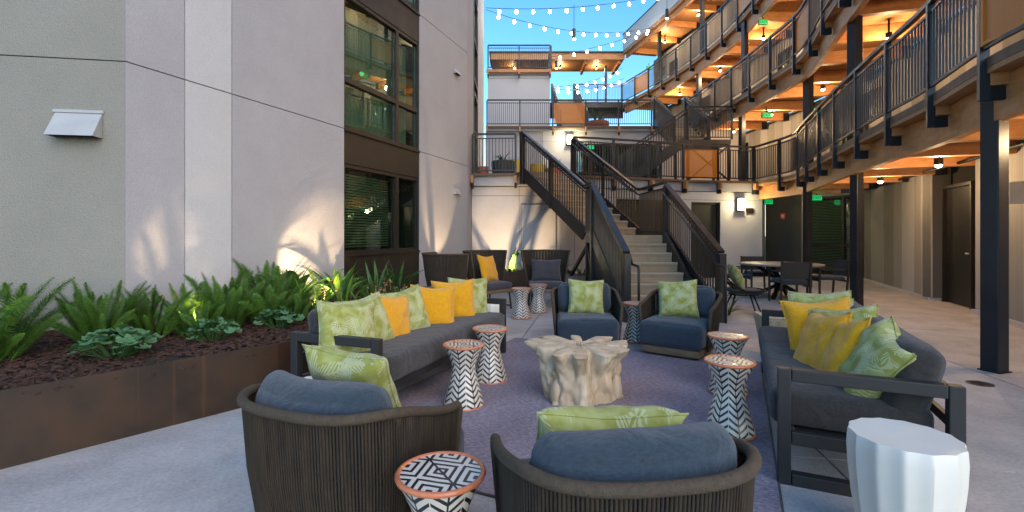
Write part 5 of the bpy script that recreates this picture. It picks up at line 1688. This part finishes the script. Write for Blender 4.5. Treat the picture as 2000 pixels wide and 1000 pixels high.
# ------------------------------------------------------------------ plants
def foxtail_frond(seed, L=.62, wd=.062):
    r = random.Random(seed); mb = MB()
    bend = r.uniform(.10, .42); n = 46
    def cpos(s): return Vector((L * bend * s ** 2.1, .03 * sin(s * 4 + seed) * L, L * s * (1 - .16 * s * bend)))
    mb.tube([cpos(i / 10) for i in range(11)], [.0045 * (1 - .8 * i / 10) for i in range(11)], 4)
    for i in range(n):
        s = .10 + .9 * i / n
        p = cpos(s); d = (cpos(min(1, s + .02)) - cpos(s - .02)).normalized()
        a0 = d.orthogonal().normalized(); b0 = d.cross(a0)
        prof = min(1, (s - .04) * 5) * (1 - max(0, (s - .72) / .28) ** 1.6 * .85)
        for k in range(9):
            an = k * .698 + i * 1.1 + r.uniform(-.2, .2)
            o = (a0 * cos(an) + b0 * sin(an))
            ln = wd * prof * r.uniform(.75, 1.15)
            tip = p + o * ln + d * ln * .32
            sd = o.cross(d).normalized() * .0055
            mb.add([p - sd, p + sd, tip + sd * .3], [(0, 1, 2)], r.choice((0, 0, 1, 2)))
    return mb
FOX = [foxtail_frond(i).mesh('frond', [M['leaf_a'], M['leaf_c'], M['leaf_b']]) for i in range(6)]
def foxtail(label, x, y, n, s, seed, z=.39):
    t = thing('foxtail_fern', label, 'fern', (x, y, z), 0, 'foxtail ferns in the planter')
    r = random.Random(seed)
    for i in range(n):
        a = 2 * pi * i / n + r.uniform(-.3, .3); lean = r.uniform(-.08, .62) * (1 if i % 2 else .4)
        f = r.uniform(.55, 1.12) * s
        inst(FOX[r.randrange(6)], 'frond', t, (r.uniform(.02, .14) * cos(a), r.uniform(.02, .14) * sin(a), -.01), (r.uniform(-.15, .15), lean, a), (f * r.uniform(.9, 1.2), f * r.uniform(.9, 1.2), f))
foxtail('foxtail fern at the left edge of the picture, long leaning fronds', -3.95, 3.72, 40, 1.05, 1)
foxtail('bushy foxtail fern left of the stucco corner', -3.58, 4.22, 46, .92, 2)
foxtail('low foxtail fern spreading at the lower left edge of the planter', -4.0, 3.25, 26, .62, 3)
foxtail('dark foxtail fern against the pale wall strip', -3.28, 4.95, 34, .78, 4)
foxtail('bushy foxtail fern in front of the pale wall strip', -2.92, 5.0, 46, .95, 5)
foxtail('tall foxtail fern beside the glowing strap leaved plants', -2.86, 5.75, 26, 1.15, 6)

foxtail('upright foxtail fern between the bushy corner fern and the dark one', -3.42, 4.58, 30, .8, 9)
foxtail('upright foxtail fern close behind the middle round leaved plant', -2.72, 5.35, 32, .85, 10)
foxtail('small foxtail fern in front of the bright strap leaved plants', -2.42, 5.42, 24, .6, 11)
foxtail('leafy foxtail fern between the two round leaved plants', -2.98, 4.62, 30, .62, 7)
foxtail('foxtail fern at the far left against the beige wall', -4.7, 4.05, 36, 1.0, 8)

def strap_leaf(seed, L=.75, w=.05, droop=.5):
    mb = MB(); n = 12; vs = []; fs = []
    for i in range(n + 1):
        s = i / n
        x = L * droop * s ** 2; z = L * s * (1 - .35 * droop * s)
        ww = w * (sin(pi * min(1, s * .92 + .10)) ** .7) * (1 if s < .98 else .1) / 2
        tw = .3 * sin(seed + s * 2)
        c, sn = cos(tw), sin(tw)
        vs += [(x - ww * sn * .4, -ww * c, z + ww * .25), (x, 0, z - ww * .12), (x + ww * sn * .4, ww * c, z + ww * .25)]
    for i in range(n):
        a = i * 3
        fs += [(a, a + 1, a + 4, a + 3), (a + 1, a + 2, a + 5, a + 4)]
    return mb.add(vs, fs)
STRAP = {}
for key, mt in (('bright', 'leaf_c'), ('green', 'leaf_b'), ('dark', 'leaf_e')):
    STRAP[key] = [strap_leaf(i, .72, .055 + .012 * (i % 3), .25 + .14 * i).mesh('leaf', M[mt], True) for i in range(5)]
BROAD = [strap_leaf(i, .60, .15 + .02 * i, .35 + .1 * i).mesh('leaf', M['leaf_b'], True) for i in range(3)]
def straps(label, x, y, n, s, seed, kinds=('bright', 'green'), z=.39, name='strap_leaf_plant', broad=0, group=None, dry=0):
    t = thing(name, label, 'plant', (x, y, z), 0, group)
    r = random.Random(seed)
    for i in range(n):
        a = r.uniform(0, 2 * pi); f = r.uniform(.5, 1.12) * s
        me = STRAP[kinds[i % len(kinds)]][r.randrange(5)]
        inst(me, 'leaf', t, (r.uniform(.02, .2) * cos(a) * s, r.uniform(.02, .2) * sin(a) * s, -.02), (r.uniform(-.25, .25), r.uniform(-.1, .5), a), (f, f * r.uniform(.7, 1.3), f))
    for i in range(broad):
        a = r.uniform(0, 2 * pi); f = r.uniform(.9, 1.25) * s
        inst(BROAD[i % 3], 'broad_leaf', t, (.05 * cos(a), .05 * sin(a), .05), (0, r.uniform(.1, .5), a), (f, f, f))
    for i in range(dry):
        a = r.uniform(0, 2 * pi); d = r.uniform(.05, .3); h = r.uniform(.10, .30)
        m = MB(); p = Vector((d * cos(a), d * sin(a), h))
        for k in range(6):
            b = r.uniform(0, 6.28); q = Vector((cos(b), sin(b), r.uniform(-.4, .8))) * .045
            sd = Vector((-sin(b), cos(b), .3)) * .018
            m.add([p, p + q * .6 + sd, p + q, p + q * .6 - sd], [(0, 1, 2, 3)])
        m.tube([(p.x * .8, p.y * .8, 0), tuple(p)], .004, 4)
        m.build('dried_flower', M['dry'], t)
GS = 'strap leaved plants in the planter'
straps('bright backlit strap leaved plant beside a broad dark leaf', -2.78, 6.1, 34, .95, 21, ('bright', 'bright', 'green'), broad=4, group=GS)
straps('strap leaved plant behind the near end of the left sofa', -2.35, 5.75, 24, .72, 22, ('bright', 'green'), group=GS, dry=5)
straps('long strap leaved plant below the left part of the window', -2.45, 7.0, 34, .92, 23, ('green', 'bright'), group=GS, dry=3)
straps('dark strap leaved plant with dried blooms behind the sofa cushions', -1.85, 6.2, 26, .62, 24, ('dark', 'green'), group=GS, dry=10)
straps('strap leaved plant below the middle of the window', -2.1, 7.5, 32, .85, 25, ('green', 'green', 'dark'), group=GS, dry=4)
straps('strap leaved plant below the right edge of the window', -1.95, 8.3, 30, .85, 26, ('green', 'dark'), group=GS, dry=3)
straps('low strap leaved plant with dried blooms next to the high back chair', -1.6, 6.9, 22, .55, 27, ('dark', 'green'), group=GS, dry=10)
straps('dense strap leaved clump between the tall fern and the bright plant', -2.62, 5.55, 34, .8, 29, ('bright', 'green'), group=GS, dry=2)
straps('dense strap leaved clump against the wall under the window corner', -2.75, 7.35, 36, .9, 30, ('green', 'bright'), group=GS)
straps('tall upright strap leaved plant close to the wall left of the window', -3.0, 6.6, 24, .95, 28, ('bright', 'green'), broad=3, group=GS)

# round leaved ground cover
def round_leaf():
    mb = MB(); n = 14; vs = [(0, 0, 0)]
    for i in range(n):
        a = 2 * pi * i / n; r = .042 * (1 + .16 * cos(5 * a)) * (1 if abs(a - pi) > .35 else .45)
        vs.append((r * cos(a), r * sin(a), .010 + .006 * cos(5 * a)))
    return mb.add(vs, [(0, i + 1, (i + 1) % n + 1) for i in range(n)])
RL = round_leaf().mesh('round_leaf', M['leaf_d'], True)
def ground_cover(label, x, y, n, s, seed):
    t = thing('round_leaf_plant', label, 'plant', (x, y, .39), 0, 'round leaved plants in the planter')
    r = random.Random(seed); st = MB()
    for i in range(n):
        a = r.uniform(0, 2 * pi); d = sqrt(r.random()) * .24 * s; h = .06 + .13 * (1 - (d / (.26 * s)) ** 2) * s + r.uniform(-.02, .03)
        f = r.uniform(.7, 1.35) * s
        inst(RL, 'round_leaf', t, (d * cos(a), d * sin(a), h), (r.uniform(-.4, .4), r.uniform(-.2, .5), a), (f, f, f))
        st.tube([(d * .3 * cos(a), d * .3 * sin(a), 0), (d * cos(a), d * sin(a), h)], .002, 3)
    st.build('stems', M['leaf_b'], t)
ground_cover('round leaved blue green plant at the near planter edge', -3.12, 3.85, 75, 1.1, 31)
ground_cover('round leaved blue green plant at the middle of the planter edge', -2.72, 4.42, 55, .9, 32)
ground_cover('round leaved blue green plant near the left sofa arm', -2.42, 5.05, 50, .9, 33)

# planters and plants behind the high back chairs
def box_planter(label, x, y, sx, sy, h, rz, mat):
    t = thing('box_planter', label, 'planter', (x, y, 0), rz)
    for a, b, c, d in ((0, -sy / 2, sx, .03), (0, sy / 2, sx, .03)): MB().box((a, b, h / 2), (c, d, h)).build('side', M[mat], t)
    for a in (-sx / 2 + .015, sx / 2 - .015): MB().box((a, 0, h / 2), (.03, sy - .032, h - .002)).build('side', M[mat], t)
    MB().box((0, 0, h / 2 - .03), (sx - .06, sy - .032, h - .06)).build('soil', M['soil'], t)
box_planter('low corten planter box behind the high back chairs', .3, 12.0, 2.3, .9, .48, .0, 'corten')
box_planter('beige planter box under the stair landing', 1.55, 11.2, 1.0, .5, .45, .5, 'pot_beige')
straps('spiky lit plant rising behind the yellow cushioned chair', -.10, 12.25, 16, 1.1, 41, ('green', 'bright', 'dark'), z=.42, name='spiky_plant')
straps('dark low plant between the high back chairs', .35, 11.8, 24, .62, 42, ('dark',), z=.42, name='spiky_plant')
straps('dark low plant right of the facing high back chair', 1.2, 11.8, 20, .6, 43, ('dark', 'green'), z=.42, name='spiky_plant')
straps('small green plant in the beige planter under the stair', 1.6, 11.2, 16, .5, 44, ('green',), z=.4, name='spiky_plant')
straps('leafy plant behind the right stair guard', 3.75, 9.2, 26, .75, 45, ('green', 'bright', 'dark'), z=.0, name='spiky_plant')
straps('small plant beyond the foot of the right stair guard', 3.65, 8.3, 20, .5, 46, ('green', 'dark'), z=0, name='spiky_plant')
# pots on the terraces
def pot(label, x, y, z, r, h, mat, plant=None, seed=0, ps=.7, pl_label=None):
    t = thing('round_planter', label, 'planter', (x, y, z))
    mb = MB(); mb.lathe([(r * .75, 0), (r * .95, h * .4), (r, h * .9), (r * .97, h), (r * .88, h), (r * .86, h - .06)], 28, cap1=False); mb.build('bowl', M[mat], t, smooth=True, auto=50)
    mb = MB(); mb.lathe([(r * .88, h - .05), (.01, h - .045)], 28, cap0=False); mb.build('soil', M['soil'], t)
    if plant: straps(pl_label, x, y, 22, ps, seed, plant, z + h - .06, 'spiky_plant')
pot('large dark round planter on the terrace beside the stair head', -.25, 14.3, Z2 - .02, .36, .48, 'pot_dark', ('dark', 'green'), 51, .6, 'spiky plant in the large dark terrace planter')
pot('small orange pot on the terrace next to the stucco wall', -.85, 14.4, Z2 - .02, .16, .34, 'pot_orange')
pot('yellow glazed pot on the terrace behind the stair head', .12, 14.9, Z2 - .02, .2, .62, 'pot_yellow')
pot('red orange pot with plant behind the left stair guard', 1.3, 15.0, Z2 - .02, .3, .36, 'pot_orange', ('dark', 'green'), 52, .62, 'spiky plant in the red orange terrace pot')
pot('yellow planter standing left of the red orange terrace pot', .8, 15.1, Z2 - .02, .26, .5, 'pot_yellow')
pot('brown planter on the second floor rear terrace', 3.7, 21.0, Z3 - .02, .5, .3, 'pot_orange', ('dark', 'green'), 53, 1.1, 'spiky plant on the second floor rear terrace')

# ------------------------------------------------------------------ garden uplights
def uplight(label, x, y, z, target, e, spot=60, blend=.5, size=.02):
    t = thing('garden_uplight', label, 'garden light', (x, y, z))
    d = Vector(target) - Vector((x, y, z + .12))
    q = d.to_track_quat('-Z', 'Y').to_euler()
    mb = MB(); mb.tube([(0, 0, 0), (0, 0, .08)], .008, 6); mb.build('stake', M['black'], t)
    mb = MB(); mb.lathe([(.03, .05), (.035, -.02), (.033, -.02)], 14, cap1=False); o = mb.build('housing', M['black'], t, smooth=True, auto=40, loc=(0, 0, .10)); o.rotation_euler = q
    lamp(t, 'SPOT', tuple(Vector((0, 0, .10)) + d.normalized() * .06), e, (1.0, .70, .38), size, q, radians(spot), blend)
uplight('small black garden uplight among the ferns by the stucco corner', -3.0, 4.55, .40, (-3.72, 5.5, 1.05), 34, 58)
uplight('small black garden uplight among the bright strap leaved plants', -2.35, 6.35, .40, (-3.05, 7.3, 1.0), 42, 62)
uplight('small black garden uplight on the paving by the end of the stucco wall', -.85, 10.5, .0, (-1.68, 11.05, 1.9), 42, 46)
straps('slim spiky plant at the foot of the stucco wall beside the vents', -1.30, 10.75, 9, 1.3, 47, ('green', 'dark'), z=.0, name='spiky_plant')
uplight('small black garden uplight at the foot of the strap leaved clump', -2.15, 5.7, .40, (-2.75, 6.2, .85), 24, 70)
uplight('small black garden uplight behind the spiky lit plant', -.06, 11.66, .42, (.05, 13.5, 1.4), 75, 72)
